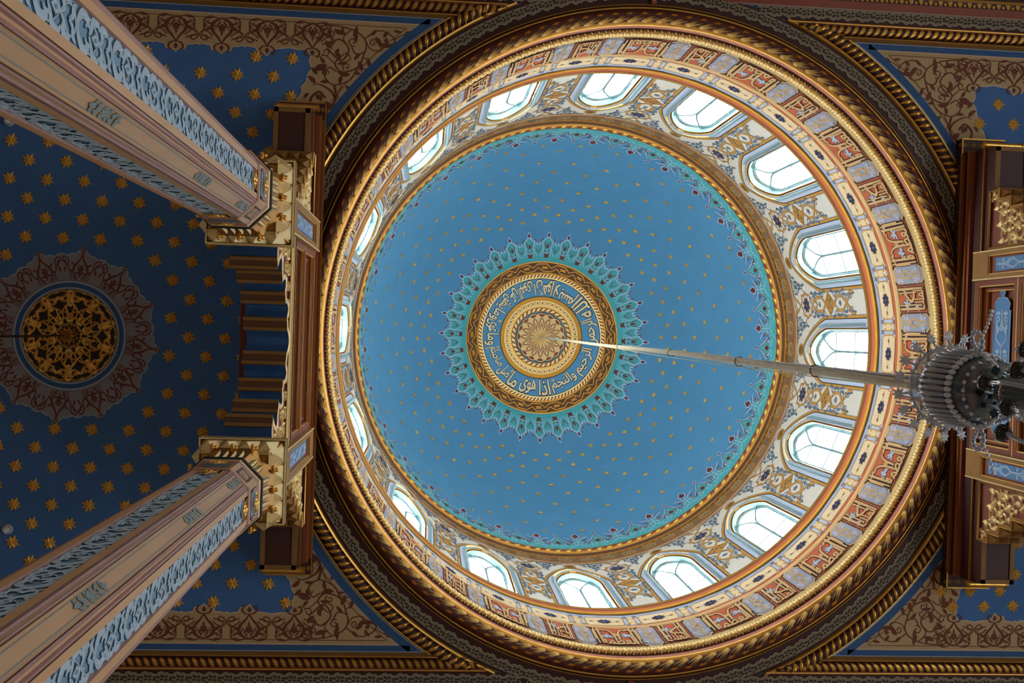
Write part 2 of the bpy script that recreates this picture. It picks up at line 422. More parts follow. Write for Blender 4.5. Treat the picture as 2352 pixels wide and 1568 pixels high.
# lettered band
o = P(); band(o, .83, 1.206, 'dome_blue', .004); band(o, 1.192, 1.206, 'black', .005)
g = G(); g.pat(o, domer)
FORMS = {}
def forms(c, b):
    iso = {'ا': (0xFE8D, 0xFE8E), 'أ': (0xFE83, 0xFE84), 'إ': (0xFE87, 0xFE88), 'د': (0xFEA9, 0xFEAA), 'ذ': (0xFEAB, 0xFEAC), 'ر': (0xFEAD, 0xFEAE), 'ز': (0xFEAF, 0xFEB0), 'و': (0xFEED, 0xFEEE), 'ة': (0xFE93, 0xFE94)}
    dual = {'ب': 0xFE8F, 'ت': 0xFE95, 'ج': 0xFE9D, 'ح': 0xFEA1, 'س': 0xFEB1, 'ص': 0xFEB9, 'ض': 0xFEBD, 'ط': 0xFEC1, 'ظ': 0xFEC5, 'ع': 0xFEC9, 'غ': 0xFECD, 'ق': 0xFED5, 'ك': 0xFED9, 'ل': 0xFEDD, 'م': 0xFEE1, 'ن': 0xFEE5, 'ه': 0xFEE9, 'ي': 0xFEF1, 'ى': 0xFEEF}
    return iso.get(c), dual.get(c)
def shape(word):
    out = []; prev = False
    i = 0
    while i < len(word):
        c = word[i]
        if c == 'ل' and i+1 < len(word) and word[i+1] in 'اأإ' and True:
            code = {'ا': 0xFEFB, 'أ': 0xFEF7, 'إ': 0xFEF9}[word[i+1]]; out.append(chr(code+(1 if prev else 0))); prev = False; i += 2; continue
        iso, dual = forms(c, 0)
        nxt = i+1 < len(word)
        if iso: out.append(chr(iso[1 if prev else 0])); prev = False
        elif dual:
            if c == 'ى' or c == 'ي' and not nxt: k = 1 if prev else 0
            else: k = (3 if nxt else 1) if prev else (2 if nxt else 0)
            out.append(chr(dual+k)); prev = nxt
        i += 1
    return ''.join(reversed(out))
ADV = {}
def glyphs(text, fat=0.):
    """a run of letters set one glyph after the other"""
    V = []; F = []; x = 0.; n = 0
    for c in text:
        if c not in ADV:
            d0, d1 = glyph_mesh('.')[0], glyph_mesh(c+'.')[0]; ADV[c] = (d1[:, 0].max()-d0[:, 0].max()) if len(d0) and len(d1) else .5
        v, f = glyph_mesh(c, fat)
        if len(v): V.append(v+np.array([x, 0.])); F.append(f+n); n += len(v)
        x += ADV[c]
    if not V: return np.zeros((0, 2)), np.zeros((0, 3), int)
    return np.concatenate(V), np.concatenate(F)
def glyph_mesh(text, fat=0.):
    """flat outline mesh of a run of letters: vertices (n,2), list of polygons, advance width"""
    c = bpy.data.curves.new('lettering', 'FONT'); c.body = text; c.size = 1.; c.resolution_u = 2; c.offset = fat
    ob = bpy.data.objects.new('lettering', c); COL.objects.link(ob)
    dg = bpy.context.evaluated_depsgraph_get(); me = bpy.data.meshes.new_from_object(ob.evaluated_get(dg))
    v = np.array([(x.co.x, x.co.y) for x in me.vertices]).reshape(-1, 2)
    me.calc_loop_triangles(); f = np.array([t.vertices[:] for t in me.loop_triangles], int).reshape(-1, 3)
    bpy.data.objects.remove(ob); bpy.data.curves.remove(c); bpy.data.meshes.remove(me)
    return v, f
def letter_pat(word, x0, x1, y0, y1, m, h, mo=None, fat=.012, ofat=.045, flip=False, ref=None):
    o = P(); s = shape(word)
    v, f = glyphs(s)
    if len(v) == 0: return o
    lo, hi = v.min(0), v.max(0)
    if ref: lo, hi = np.array([lo[0], ref[0]]), np.array([hi[0], ref[1]])
    def tr(w):
        a = x0+(w[:, 0]-lo[0])/(hi[0]-lo[0])*(x1-x0); b = y0+(w[:, 1]-lo[1])/(hi[1]-lo[1])*(y1-y0); return np.stack([a, b], 1)
    k = 0
    for d, mm, hh in ((ofat, mo, h-.003), (fat, m, h)):       # bolder strokes: the same glyphs set again a hair's breadth away
        if mm is None: continue
        for i in range(9):
            dx, dy = (0, 0) if i == 8 else (d*math.cos(i*PI/4), d*math.sin(i*PI/4)*1.1)
            w = tr(v+np.array([dx, dy])); k += 1; o.items.append((np.column_stack([w, np.full(len(w), hh+2e-5*k)]), f, mm, False))
    return o
def ring_word(word, deg, span):        # centred on an angle, reading clockwise with the feet on the outer side
    hw = math.radians(span)/2
    q = letter_pat(word, -hw, hw, 0., 1., 'cream', .012, 'black', .020, .062)
    a0 = math.radians(deg)
    g.pat(q, lambda u, v, h: domer(a0-u, 1.172-.30*v, h))
for wd, dg_, sp in (('بسم', -60, 19), ('الله', -37, 22), ('الرحمن', -9, 30), ('الرحيم', 26, 31), ('والنجم', 60, 30), ('اذا', 84, 12), ('هوى', 103, 18), ('ما', 121, 10),
                    ('ضل', 135, 13), ('صاحبكم', 155, 24), ('وما', 176, 13), ('غوى', 191, 13), ('وما', 205, 13), ('ينطق', 221, 15), ('عن', 234.5, 9), ('الهوى', 249, 17), ('ان', 264, 9), ('هو', 274, 9), ('الا', 284, 9)):
    ring_word(wd, dg_, sp)
o = P()
for dg_ in (128, 165, 199, 241, 268, 15, 72, -46):
    a = math.radians(dg_); pt = star(0, 0, 4, .075, .03); pt2 = star(0, 0, 4, .03, .014)
    for sz, m, h in ((.055, 'black', .0065), (.043, 'cream', .0075), (.016, 'black', .0085)):
        o.poly([(a+x/.9, .9+y) for x, y in star(0, 0, 4, sz, sz*.5)], m, h)
g.pat(o, domer); g.build('lettered_band', dome)
# inner mouldings and rosette
o = P(); band(o, .83, .845, 'black', .010); band(o, .755, .832, 'gold_dark', .014); band(o, .65, .757, 'gold_pale', .017); band(o, .618, .652, 'gold', .024); band(o, .634, .646, 'gold_pale', .029); band(o, .53, .62, 'gold_dark', .017)
g = G(); g.pat(o, domer)
o = P(); u1 = .5
o.stroke(arc(0, .665, .36, .0, PI, 9, .055), .010, 'red_brown', .020); o.leaf(0, .675, PI/2, .05, .22, 'red_brown', .0205)
o.leaf(.5, .74, -PI/2, .035, .18, 'red_brown', .020); o.disc(.5, .678, .09, 'red_brown', .020, 8, .008)
g.pat(o, lambda u, v, h: domer(u*TAU/44, v, h), np.arange(44)*1.)
o = P(); band(o, .540, .606, 'red_brown', .020); g.pat(o, domer)
g.pat(stripes(.545, .602, 36, .45, 'gold_pale', .026, .62), lambda u, v, h: domer(u*TAU/36, v, h), np.arange(36)*1.)
g.build('rope_ring', dome)
g = G(); o = P(); n = 16
rim = np.concatenate([arc(0, 0, 1, 0, 0, 1)*0]) if 0 else None
t = np.linspace(0, TAU, 16*12, endpoint=False); rr = .475+.030*np.abs(np.cos(t*8))
for sc_, m, h in ((1.03, 'black', .008), (1., 'petal', .014)):
    o.poly([(r*sc_*math.cos(a), r*sc_*math.sin(a)) for r, a in zip(rr, t)], m, h)
for k in range(16):
    a = k*TAU/16; tr = aff(0, 0, a)
    q = P()
    q.poly([(.415, 0), (.463, .075), (.485, .02), (.485, -.02), (.463, -.075)], 'red_brown', .016)
    for L0, L1, W, m, h in ((.10, .455, .088, 'red_brown', .018), (.12, .44, .066, 'petal', .021), (.22, .41, .056, 'red_brown', .023), (.25, .385, .036, 'gold_pale', .026)):
        q.poly([(L0, 0), ((L0+L1)/2+.03, W/2*1.3), (L1, 0), ((L0+L1)/2+.03, -W/2*1.3)], m, h)
    q.stroke(np.array([(.03, 0), (.10, 0), (.18, 0), (.255, 0)]), np.array([.012, .046, .058, .0]), 'petal', .030, ridge=.012)
    q.stroke(np.array([(.03, .0), (.10, .0), (.18, .0), (.265, 0)]), np.array([.018, .060, .074, .01]), 'red_brown', .0285)
    o.put(q, aff(0, 0, a+PH))
zt = float(dome_at(s_of_r(.56), 0.)[1])
g.pat(o, lambda u, v, h: np.stack([u, v, zt-.004-h*1.5], 1))
g.build('rosette', dome)

# ================================================================== RINGS
def trim(n, g, label, name=None):
    o = g.build('trim_%d' % n); return tag(o, label, 'moulding', kind='structure')
def torus_pads(g, R, z, a, b, n, slant, m_base, m_pad, fill=.55, ang0=PI*.5, ang1=PI*1.5, facing='in'):
    """half-round twisted moulding: base tube of section (a radial, b vertical) and raised slanting bands"""
    T = np.linspace(ang0, ang1, 9)
    prof = [(R+a*math.cos(t), z+b*math.sin(t)) for t in T]
    g.lathe_s(prof, m_base, 288)
    T2 = np.linspace(ang0+.25, ang1-.25, 7); o = []
    N = n; k = np.arange(N)
    w = np.array([-.5, -.18, .18, .5])*fill; bul = np.array([0., .75, .75, 0.])
    Pn = np.zeros((N, len(T2), 4, 3))
    for i, t in enumerate(T2):
        x = i/(len(T2)-1)
        end = math.sin(PI*min(max(x, .06), .94))**.5
        for j in range(4):
            th = (k+slant*x+w[j]*end)*TAU/N
            rad = R+(a+.18*a*bul[j]+.004)*math.cos(t); zz = z+(b+.18*b*bul[j]+.004)*math.sin(t)
            Pn[:, i, j, 0] = rad*np.cos(th); Pn[:, i, j, 1] = rad*np.sin(th); Pn[:, i, j, 2] = zz
    base = np.arange(N)[:, None, None]*(len(T2)*4)
    i, j = np.meshgrid(np.arange(len(T2)-1), np.arange(3), indexing='ij'); f0 = np.stack([i*4+j, (i+1)*4+j, (i+1)*4+j+1, i*4+j+1], -1).reshape(-1, 4)
    g.add(Pn.reshape(-1, 3), (f0[None]+base).reshape(-1, 4), m_pad, True)
# dome rim: striped rope, gold lip
g = G(); torus_pads(g, 3.44, 16.72, .045, .07, 128, .8, 'red_brown', 'gold', .60, PI*.45, PI*1.55)
g.lathe([(3.43, 16.80), (3.40, 16.78)], 'gold_paint')
trim(1, g, 'gold and red twisted rope moulding round the foot of the blue dome')
g = G()
pr_ = [(3.40+.03*math.cos(t)+.04, 16.63+.035*math.sin(t)) for t in np.linspace(PI*.5, PI*1.5, 8)]
g.lathe_s(pr_, 'gold_paint'); g.lathe([(3.44, 16.595), (3.47, 16.575), (3.475, 16.56)], 'brown')
pc = [(3.475+.035*math.sin(PI*x), 16.56-.17*x) for x in np.linspace(0, 1, 8)]; g.lathe_s(pc, 'ochre')
g.lathe([(3.475, 16.39), (3.465, 16.385), (3.465, 16.05), (3.455, 16.04), (3.455, 15.985), (3.45, 15.98), (3.45, 15.965)], ['brown', 'ochre', 'brown', 'ochre', 'black', 'black'])
o = P(); o.leaf(0, .02, PI/2, .12, .05, 'gold_dark', .004, .5); o.leaf(.02, .03, 1.1, .10, .03, 'brown', .005, -.6); o.leaf(-.03, .08, 2.0, .07, .03, 'gold_paint', .0055, .8)
g.pat(o, lambda u, v, h: np.stack([(3.485-h)*np.cos(u/3.48), (3.485-h)*np.sin(u/3.48), 16.40+v], 1), np.arange(192)*TAU*3.48/192)
cm = cylmap(3.465)
o = P()
for r, m, h in ((.118, 'ochre_dark', .002), (.108, 'gold_paint', .004), (.086, 'red_brown', .006), (.066, 'ochre', .008)): o.disc(0, 16.215, r, m, h, 20, r*1.22)
for k in range(10): a = k*TAU/10; o.leaf(.055*math.cos(a), 16.215+.065*math.sin(a), a+.5, .042, .026, 'teal_grey', .010, 1.2)
o.disc(0, 16.215, .040, 'gold', .0115, 12, .05); o.disc(0, 16.215, .022, 'ochre_dark', .0125, 10, .028)
g.pat(o, cm, np.arange(64)*TAU*3.465/64)
o = P()
for x, y, r in ((0, 16.215, .030), (.035, 16.27, .020), (-.035, 16.27, .020), (.035, 16.16, .020), (-.035, 16.16, .020)): o.flower(x, y, 6, r, r*.8, 'slate', .004, core='gold_paint')
for s in (1, -1):
    o.stroke(cr([(0, 16.09), (.03*s, 16.13), (.05*s, 16.10)], 5), .012, 'ochre_dark', .003); o.stroke(cr([(0, 16.345), (.03*s, 16.31), (.05*s, 16.34)], 5), .012, 'ochre_dark', .003)
g.pat(o, cm, (np.arange(64)+.5)*TAU*3.465/64)
o = P(); o.poly([(-.02, 15.992), (.004, 15.992), (.03, 16.036), (.006, 16.036)], 'terracotta', .001)
g.pat(o, cylmap(3.455), np.arange(400)*TAU*3.455/400)
trim(2, g, 'golden brown cove with round medallions and small slate flowers above the windows')
g = G(); g.lathe([(3.45, 15.965), (3.449, 15.925)], 'grey_blue'); g.lathe([(3.449, 15.925), (3.4485, 15.915)], 'gold_paint')
trim(3, g, 'thin pale lavender line under the brown cove')

# ------------------------------------------------------------------ drum wall with sixteen windows
RD = 3.46; BAY = TAU*RD/16; HB = BAY/2
ZS = 13.22
def arch_pts(hw, zs, za, zb=ZS, n=14, p=1.75, e=.72):
    x = np.sin(np.linspace(0, PI/2, n)); 
    right = [(hw*c, zs+(za-zs)*(1-c**p)**e) for c in x[::-1]]      # from (hw, zs) up to (0, za)
    left = [(-a, b) for a, b in right[::-1][1:]]
    return np.array([(hw, zb)]+right+left+[(-hw, zb)])
OPEN = arch_pts(.335, 14.72, 15.40)
g = G(); o = P()
us = np.unique(np.concatenate([np.linspace(-HB, -.335, 5), OPEN[1:-1, 0], np.linspace(.335, HB, 5)]))
def ztop(u):
    a = abs(u)/.335
    return 14.72+.68*(1-min(a, 1)**1.75)**.72 if a < 1 else None
for a, b in zip(us[:-1], us[1:]):
    if b-a < 1e-6: continue
    m = (a+b)/2
    if abs(m) > .335: o.items.append((np.array([(a, 12.85, 0), (b, 12.85, 0), (b, 15.93, 0), (a, 15.93, 0)]), np.array([(0, 1, 2, 3)]), 'drum_white', True))
    else:
        za, zb_ = (ztop(a) or 14.72), (ztop(b) or 14.72)
        o.items.append((np.array([(a, za, 0), (b, zb_, 0), (b, 15.93, 0), (a, 15.93, 0)]), np.array([(0, 1, 2, 3)]), 'drum_white', True))
        o.items.append((np.array([(a, 12.85, 0), (b, 12.85, 0), (b, ZS, 0), (a, ZS, 0)]), np.array([(0, 1, 2, 3)]), 'grey_blue', True))
cd = cylmap(RD)
offs = np.arange(16)*BAY
g.pat(o, cd, offs)
# outer skin of the wall, with the same openings, so that the sky comes in by the windows alone
o2 = P()
for v, f, m, sm in o.items: o2.items.append((np.column_stack([v[:, :2], np.full(len(v), -.135)]), f, 'drum_white', sm))
g.pat(o2, cd, offs)
drum = g.build('wall_drum'); tag(drum, 'white round wall under the dome painted with gold straps and slate leaves', 'wall', kind='structure')
# painted decoration between the windows
def offset(pts, d):
    p = np.array(pts); t = np.gradient(p, axis=0); t /= np.linalg.norm(t, axis=1)[:, None]; return p+np.stack([t[:, 1], -t[:, 0]], 1)*d
SUR = arch_pts(.455, 14.72, 15.64, ZS-.2, 14, 1.5, .80)
g = G(); o = P()
# grey surround between the surround outline and the opening, as a strip
A_, B_ = SUR, OPEN
n = 40
def resamp(p, n):
    d = np.concatenate([[0], np.cumsum(np.hypot(*np.diff(p, axis=0).T))]); t = np.linspace(0, d[-1], n); return np.stack([np.interp(t, d, p[:, 0]), np.interp(t, d, p[:, 1])], 1)
a, b = resamp(SUR, n), resamp(OPEN, n)
o.items.append((np.column_stack([np.concatenate([a, b]), np.full(2*n, .002)]), np.array([(i, i+1, n+i+1, n+i) for i in range(n-1)]), 'grey_blue', False))
o.stroke(offset(SUR, .028), .036, 'gold_paint', .004); o.stroke(offset(SUR, .004), .014, 'black', .003)
o.stroke(offset(SUR, .052), .007, 'slate', .003)
o.disc(0, 15.755, .098, 'slate', .003, 20, .125); o.disc(0, 15.755, .090, 'gold_paint', .005, 20, .115); o.disc(0, 15.755, .066, 'ochre_dark', .007, 18, .085)
o.disc(0, 15.755, .050, 'gold', .009, 16, .064); o.flower(0, 15.755, 8, .042, .02, 'ochre_dark', .011, core='gold')
g.pat(o, cd, offs)
# the pilaster between two windows; u measured from its middle
q = P(); L = 'gold_paint'
def straps(pts, w=.026, closed=False, h=.006):
    q.stroke(pts, w*1.5+.012, 'slate', h-.002, closed); q.stroke(pts, w*1.5, L, h, closed)
PT = 15.93
def zig(z0, z1, hw): return [(-hw, z0), (hw, z1)]
# flower in its star frame
zf = 15.42
sf = [(0, zf+.24), (.07, zf+.16), (.15, zf+.16), (.15, zf+.08), (.19, zf), (.15, zf-.08), (.15, zf-.16), (.07, zf-.16), (0, zf-.24), (-.07, zf-.16), (-.15, zf-.16), (-.15, zf-.08), (-.19, zf), (-.15, zf+.08), (-.15, zf+.16), (-.07, zf+.16)]
straps(sf, .020, True); 
q.flower(0, zf, 8, .128, .062, 'gold_paint', .0065, PI/8, ry=1.1); q.flower(0, zf, 8, .120, .046, 'navy', .009, PI/8, core='gold', ry=1.1)
straps([(-.085, zf+.37), (0, zf+.26), (.085, zf+.37), (.13, zf+.50)], .02); straps([(.085, zf+.37), (0, zf+.47), (-.085, zf+.37), (-.13, zf+.5)], .02)
# chain below
zz = zf-.24
straps([(0, zz), (.075, zz-.10), (0, zz-.20), (-.075, zz-.10)], .02, True)
straps([(-.04, zz-.10), (-.10, zz-.20), (-.10, zz-.38), (-.03, zz-.48), (.05, zz-.56)], .022); straps([(.04, zz-.10), (.10, zz-.20), (.10, zz-.38), (.03, zz-.48), (-.05, zz-.56)], .022)
q.poly(star(0, zz-.29, 5, .055, .024, PI/2), 'slate', .006); 
zk = zz-.66
for s in (1, -1):
    straps([(s*.05, zk+.12), (-s*.12, zk-.06), (-s*.05, zk-.13), (s*.12, zk+.05)], .022, True, .0065)
    straps([(s*.0, zk+.13), (s*.16, zk-.0), (s*.0, zk-.13)], .020, False, .0075)
    q.poly([(s*.10, zk+.02), (s*.13, zk+.05), (s*.16, zk+.02), (s*.13, zk-.02)], 'ochre_dark', .007)
for x, y in ((0, 0), (.055, .055), (-.055, .055), (.055, -.055), (-.055, -.055)): q.poly([(x, zk+y+.028), (x+.026, zk+y), (x, zk+y-.028), (x-.026, zk+y)], 'ochre_dark', .0085)
zz = zk-.13
straps([(-.05, zz+.02), (.03, zz-.08), (.10, zz-.18), (.10, zz-.34), (.03, zz-.44), (-.06, zz-.56), (-.15, zz-.62), (-.15, zz-.74)], .022); straps([(.05, zz+.02), (-.03, zz-.08), (-.10, zz-.18), (-.10, zz-.34), (-.03, zz-.44), (.06, zz-.56), (.15, zz-.62), (.15, zz-.74)], .022)
q.poly(star(0, zz-.26, 5, .060, .026, PI/2), 'slate', .006)
zb = ZS-.12
h_ = P()
def scroll(x, z, sx, sz, m='slate', sc=1.):
    sc *= 1.3
    h_.stroke(spiral(x, z, .045*sc, .008, 1.2 if sx > 0 else PI-1.2, sx*1.1, 18)*1., .014*sc, m, .004)
    h_.leaf(x+.02*sx, z+.03*sz, 1.2*sz if sx > 0 else PI-1.2*sz, .10*sc, .036*sc, m, .004, .8*sx*sz)
    h_.leaf(x-.01*sx, z-.03*sz, -.9*sz if sx > 0 else PI+.9*sz, .09*sc, .034*sc, m, .004, -.9*sx*sz)
for z in (zf-.36, zf-.52): scroll(.145, z, 1, 1)
scroll(.148, zk-.24, 1, 1, sc=1.1); scroll(.15, zk+.22, 1, -1, sc=.9); scroll(.15, zk-.46, 1, -1, sc=1.)
h_.poly(star(.185, zk+.14, 4, .045, .015, .4), 'slate', .004)
scroll(.09, zk-.66, 1, 1, sc=1.); scroll(.10, zk-.78, 1, -1, sc=.9); scroll(.10, zf-.26, 1, -1, sc=.7)
for (x, z, s) in ((.25, zf+.27, 1), (.36, zf+.38, 1), (.46, zf+.43, -1), (.20, zf+.42, -1), (.30, zf+.1, 1), (.33, zf+.24, -1)):
    scroll(x, z, s, 1, sc=.95)
h_.stroke(cr([(.19, zf+.0), (.26, zf+.13), (.36, zf+.30), (.47, zf+.335)], 6), .010, 'slate', .0035)
q.items += h_.items; q.items += P().put(h_, aff(sx=-1)).items
for s in (1, -1):   # upper side strap running to the medallion
    straps(cr([(s*.06, zf+.46), (s*.22, zf+.475), (s*.45, zf+.48), (s*.60, zf+.475)], 5), .014)
    q.stroke([(s*.195, zb), (s*.195, zf-.62)], .010, 'slate', .003)
straps([(-.19, zb+.06), (.19, zb+.06)], .024)
g.pat(q, cd, offs+HB)
g.build('strapwork', drum)

# windows
PANE = arch_pts(.285, 14.72, 15.26)
def sweep(o, base, prof, mats):
    """prof: (distance outward from the base outline, height); strips along the outline"""
    for k in range(len(prof)-1):
        a, b = offset(base, prof[k][0]), offset(base, prof[k+1][0]); n = len(a)
        o.items.append((np.column_stack([np.concatenate([a, b]), np.concatenate([np.full(n, prof[k][1]), np.full(n, prof[k+1][1])])]), np.array([(i, i+1, n+i+1, n+i) for i in range(n-1)]), mats[k], False))
PANEr = resamp(PANE, 46); OPENr = resamp(OPEN, 46)
cas = P(); fra = P(); pan = P()
sweep(cas, OPENr, [(.062, .003), (.058, .016), (.046, .026), (.034, .026), (.024, .016), (.020, .006), (.012, .006), (.010, .014), (.000, .014), (-.004, -.020), (-.012, -.020), (-.016, -.008), (-.026, -.008), (-.034, -.08)],
      ['grey_mid', 'grey_blue', 'grey_blue', 'grey_blue', 'grey_mid', 'grey_mid', 'grey_blue', 'grey_blue', 'gold_dark', 'brown', 'gold_pale', 'gold', 'teal_grey'])
# twisted bead
d = offset(OPENr, .040); dd = resamp(d, 110)
for k in range(1, 108):
    t = dd[k+1]-dd[k-1]; a = math.atan2(t[1], t[0]); cen = dd[k]
    cas.stroke(np.array([cen+np.array([math.cos(a+.95), math.sin(a+.95)])*x for x in (-.022, -.008, .008, .022)]), np.array([.004, .018, .018, .004]), 'gold_pale' if 38 < k < 70 else 'teal_grey', .026, ridge=.012)
sweep(fra, PANEr, [(.030, -.08), (.026, -.075), (.010, -.075), (.004, -.085), (.0, -.12)], ['teal_grey']*4)
sweep(fra, PANEr, [(.0, -.085), (-.018, -.085), (-.018, -.12)], ['teal_grey']*2)
def bar(pts, w=.020): 
    fra.bar(pts, w*1.25, 'teal_grey', -.114, -.070)
zh = 14.56
bar([(0, ZS), (0, 13.5), (0, 14), (0, zh)], .024); bar([(-.28, zh-.01), (0, zh-.01), (.28, zh-.01)]); bar([(-.28, 13.88), (0, 13.88), (.28, 13.88)])
for s in (1, -1): bar(cr([(0, zh), (s*.05, zh+.20), (s*.13, zh+.38), (s*.19, zh+.515)], 6)); 
fra.disc(0, zh, .030, 'teal_grey', -.078, 10)
pan.poly(PANE, 'window_glass', -.115)
sill = P(); sill.items.append((np.array([(-.34, ZS, .02), (.34, ZS, .02), (.34, ZS, -.135), (-.34, ZS, -.135)]), np.array([(0, 1, 2, 3)]), 'grey_blue', False))
rev = P(); sweep(rev, OPENr, [(-.034, -.12), (.0, -.125), (.0, -.135)], ['teal_grey', 'grey_blue'])
ORD = ['', 'next', 'second', 'third', 'fourth', 'fifth', 'sixth', 'seventh']
WHERE = ['bright arched dome window crossed by the chandelier cable']+['bright arched dome window, %s clockwise from the one behind the cable' % ORD[k] for k in range(1, 8)]+['bright arched dome window opposite the one behind the cable']+['bright arched dome window, %s anticlockwise from the one behind the cable' % ORD[k] for k in range(7, 0, -1)]
for k in range(16):
    a = k*TAU/16+PH
    w = empty('window_%d' % (k+1), ((RD)*math.cos(a), RD*math.sin(a), 13.22+ZC), WHERE[k], 'window', kind='structure', rz=a)
    lm = lambda u, v, h: np.stack([(RD-h)*np.cos(u/RD)-RD, (RD-h)*np.sin(u/RD), v-13.22], 1)
    if k == 0:
        W0 = []
        for nm, pats in (('casing', [cas, rev]), ('frame', [fra, sill]), ('pane', [pan])):
            g = G()
            for p_ in pats: g.pat(p_, lm)
            W0.append(g.build(nm, w, shift=False))
    else:
        for c in W0:
            d_ = c.copy(); COL.objects.link(d_); d_.parent = w
# ------------------------------------------------------------------ sill cornice and flower frieze
g = G()
g.lathe([(3.46, 13.20), (3.405, 13.17), (3.395, 13.15), (3.395, 13.11), (3.405, 13.10), (3.415, 13.08), (3.415, 12.99), (3.405, 12.98), (3.400, 12.965), (3.405, 12.95), (3.398, 12.94), (3.404, 12.925), (3.397, 12.91), (3.405, 12.895), (3.402, 12.88), (3.415, 12.87), (3.42, 12.85)],
        ['brown', 'gold_pale', 'gold', 'gold_dark', 'red_brown', 'terracotta', 'gold', 'gold_pale', 'gold_dark', 'gold', 'gold_dark', 'gold', 'gold_dark', 'gold', 'gold_dark', 'black'])
trim(4, g, 'gold and brown sill moulding under the dome windows')
g = G()
g.lathe([(3.42, 12.85), (3.42, 12.30)], 'grey_blue'); g.lathe([(3.419, 12.385), (3.41, 12.38), (3.41, 12.25)], ['terracotta']*2)
cf = cylmap(3.42); o = P(); w32 = TAU*3.42/32
hw = w32/2
o.stroke([(-hw, 12.81), (hw, 12.81)], .012, 'grey_mid', .001)
def cart(pts, m, h): o.poly(pts, m, h, .12)
zl, zh_ = 12.41, 12.76
big = [(-.215, zl), (.215, zl), (.215, zl+.06), (.235, zl+.06), (.235, zh_-.06), (.215, zh_-.06), (.215, zh_), (-.215, zh_), (-.215, zh_-.06), (-.235, zh_-.06), (-.235, zl+.06), (-.215, zl+.06)]
cart(big, 'cream', .002); o.stroke(big, .014, 'gold_paint', .003, True)
for s in (1, -1):
    o.stroke([(s*.225, zl+.05), (s*.29, zl+.05), (s*.32, zl+.11)], .018, 'gold_paint', .0035); o.stroke([(s*.225, zh_-.05), (s*.29, zh_-.05), (s*.32, zh_-.11)], .018, 'gold_paint', .0035)
    o.rect(s*.245, zl-.02, s*.30, zl+.02, 'slate', .0025); o.rect(s*.245, zh_-.02, s*.30, zh_+.02, 'slate', .0025)
    for t in (-.5, .0, .5): o.leaf(s*.135, 12.585, (0 if s > 0 else PI)+t, .055, .014, 'gold_dark', .004, .3*s)
    o.stroke([(s*.10, 12.585), (s*.20, 12.585)], .006, 'gold_dark', .0035)
sm = [(hw-.045, zl+.02), (hw+.045, zl+.02), (hw+.045, zh_-.02), (hw-.045, zh_-.02)]
cart(sm, 'cream', .002); o.stroke(sm, .012, 'gold_paint', .003, True)
o.flower(0, 12.585, 8, .094, .052, 'gold_paint', .0042, PI/8); o.flower(0, 12.585, 8, .086, .036, 'navy', .006, PI/8, core='gold')
g.pat(o, cf, np.arange(32)*w32)
trim(5, g, 'cream frieze of cartouches with dark blue flowers above a terracotta band')
# ------------------------------------------------------------------ gold bead, lettered frieze
g = G()
T = np.linspace(PI*.45, PI*1.55, 9)
g.lathe([(3.41, 12.26), (3.40, 12.255)], 'brown'); g.lathe_s([(3.40+.028*math.cos(t), 12.225+.034*math.sin(t)) for t in T], 'gold_pale'); g.lathe([(3.40, 12.19), (3.385, 12.185), (3.375, 12.18)], ['brown', 'gold'])
trim(6, g, 'slim gold bead above the frieze of red lettered panels')
g = G(); RF_ = 3.365
g.lathe([(RF_, 12.185), (RF_, 11.31)], 'frieze_ochre')
fm = cylmap(RF_); dg = math.radians(1)*RF_; z0, z1 = 11.41, 12.10
def leafspray(o, x, y, sc, m='grey_blue', h=.009, a=0.):
    for k, (b, L) in enumerate(((a, .13), (a+.9, .10), (a-.9, .10), (a+2.2, .09), (a-2.2, .09))):
        o.leaf(x, y, b, L*sc, .045*sc, 'slate', h-.0015, .7*(-1)**k); o.leaf(x, y, b, L*sc*.93, .032*sc, m, h, .7*(-1)**k)
def gold_bar(o, x, w=.030, y0=z0+.04, y1=z1-.03, foot=0):
    o.stroke([(x, y0), (x, y1)], w+.022, 'red_dark', .0085); o.stroke([(x, y0+.008), (x, y1-.008)], w, 'frieze_ochre', .011, ridge=.004)
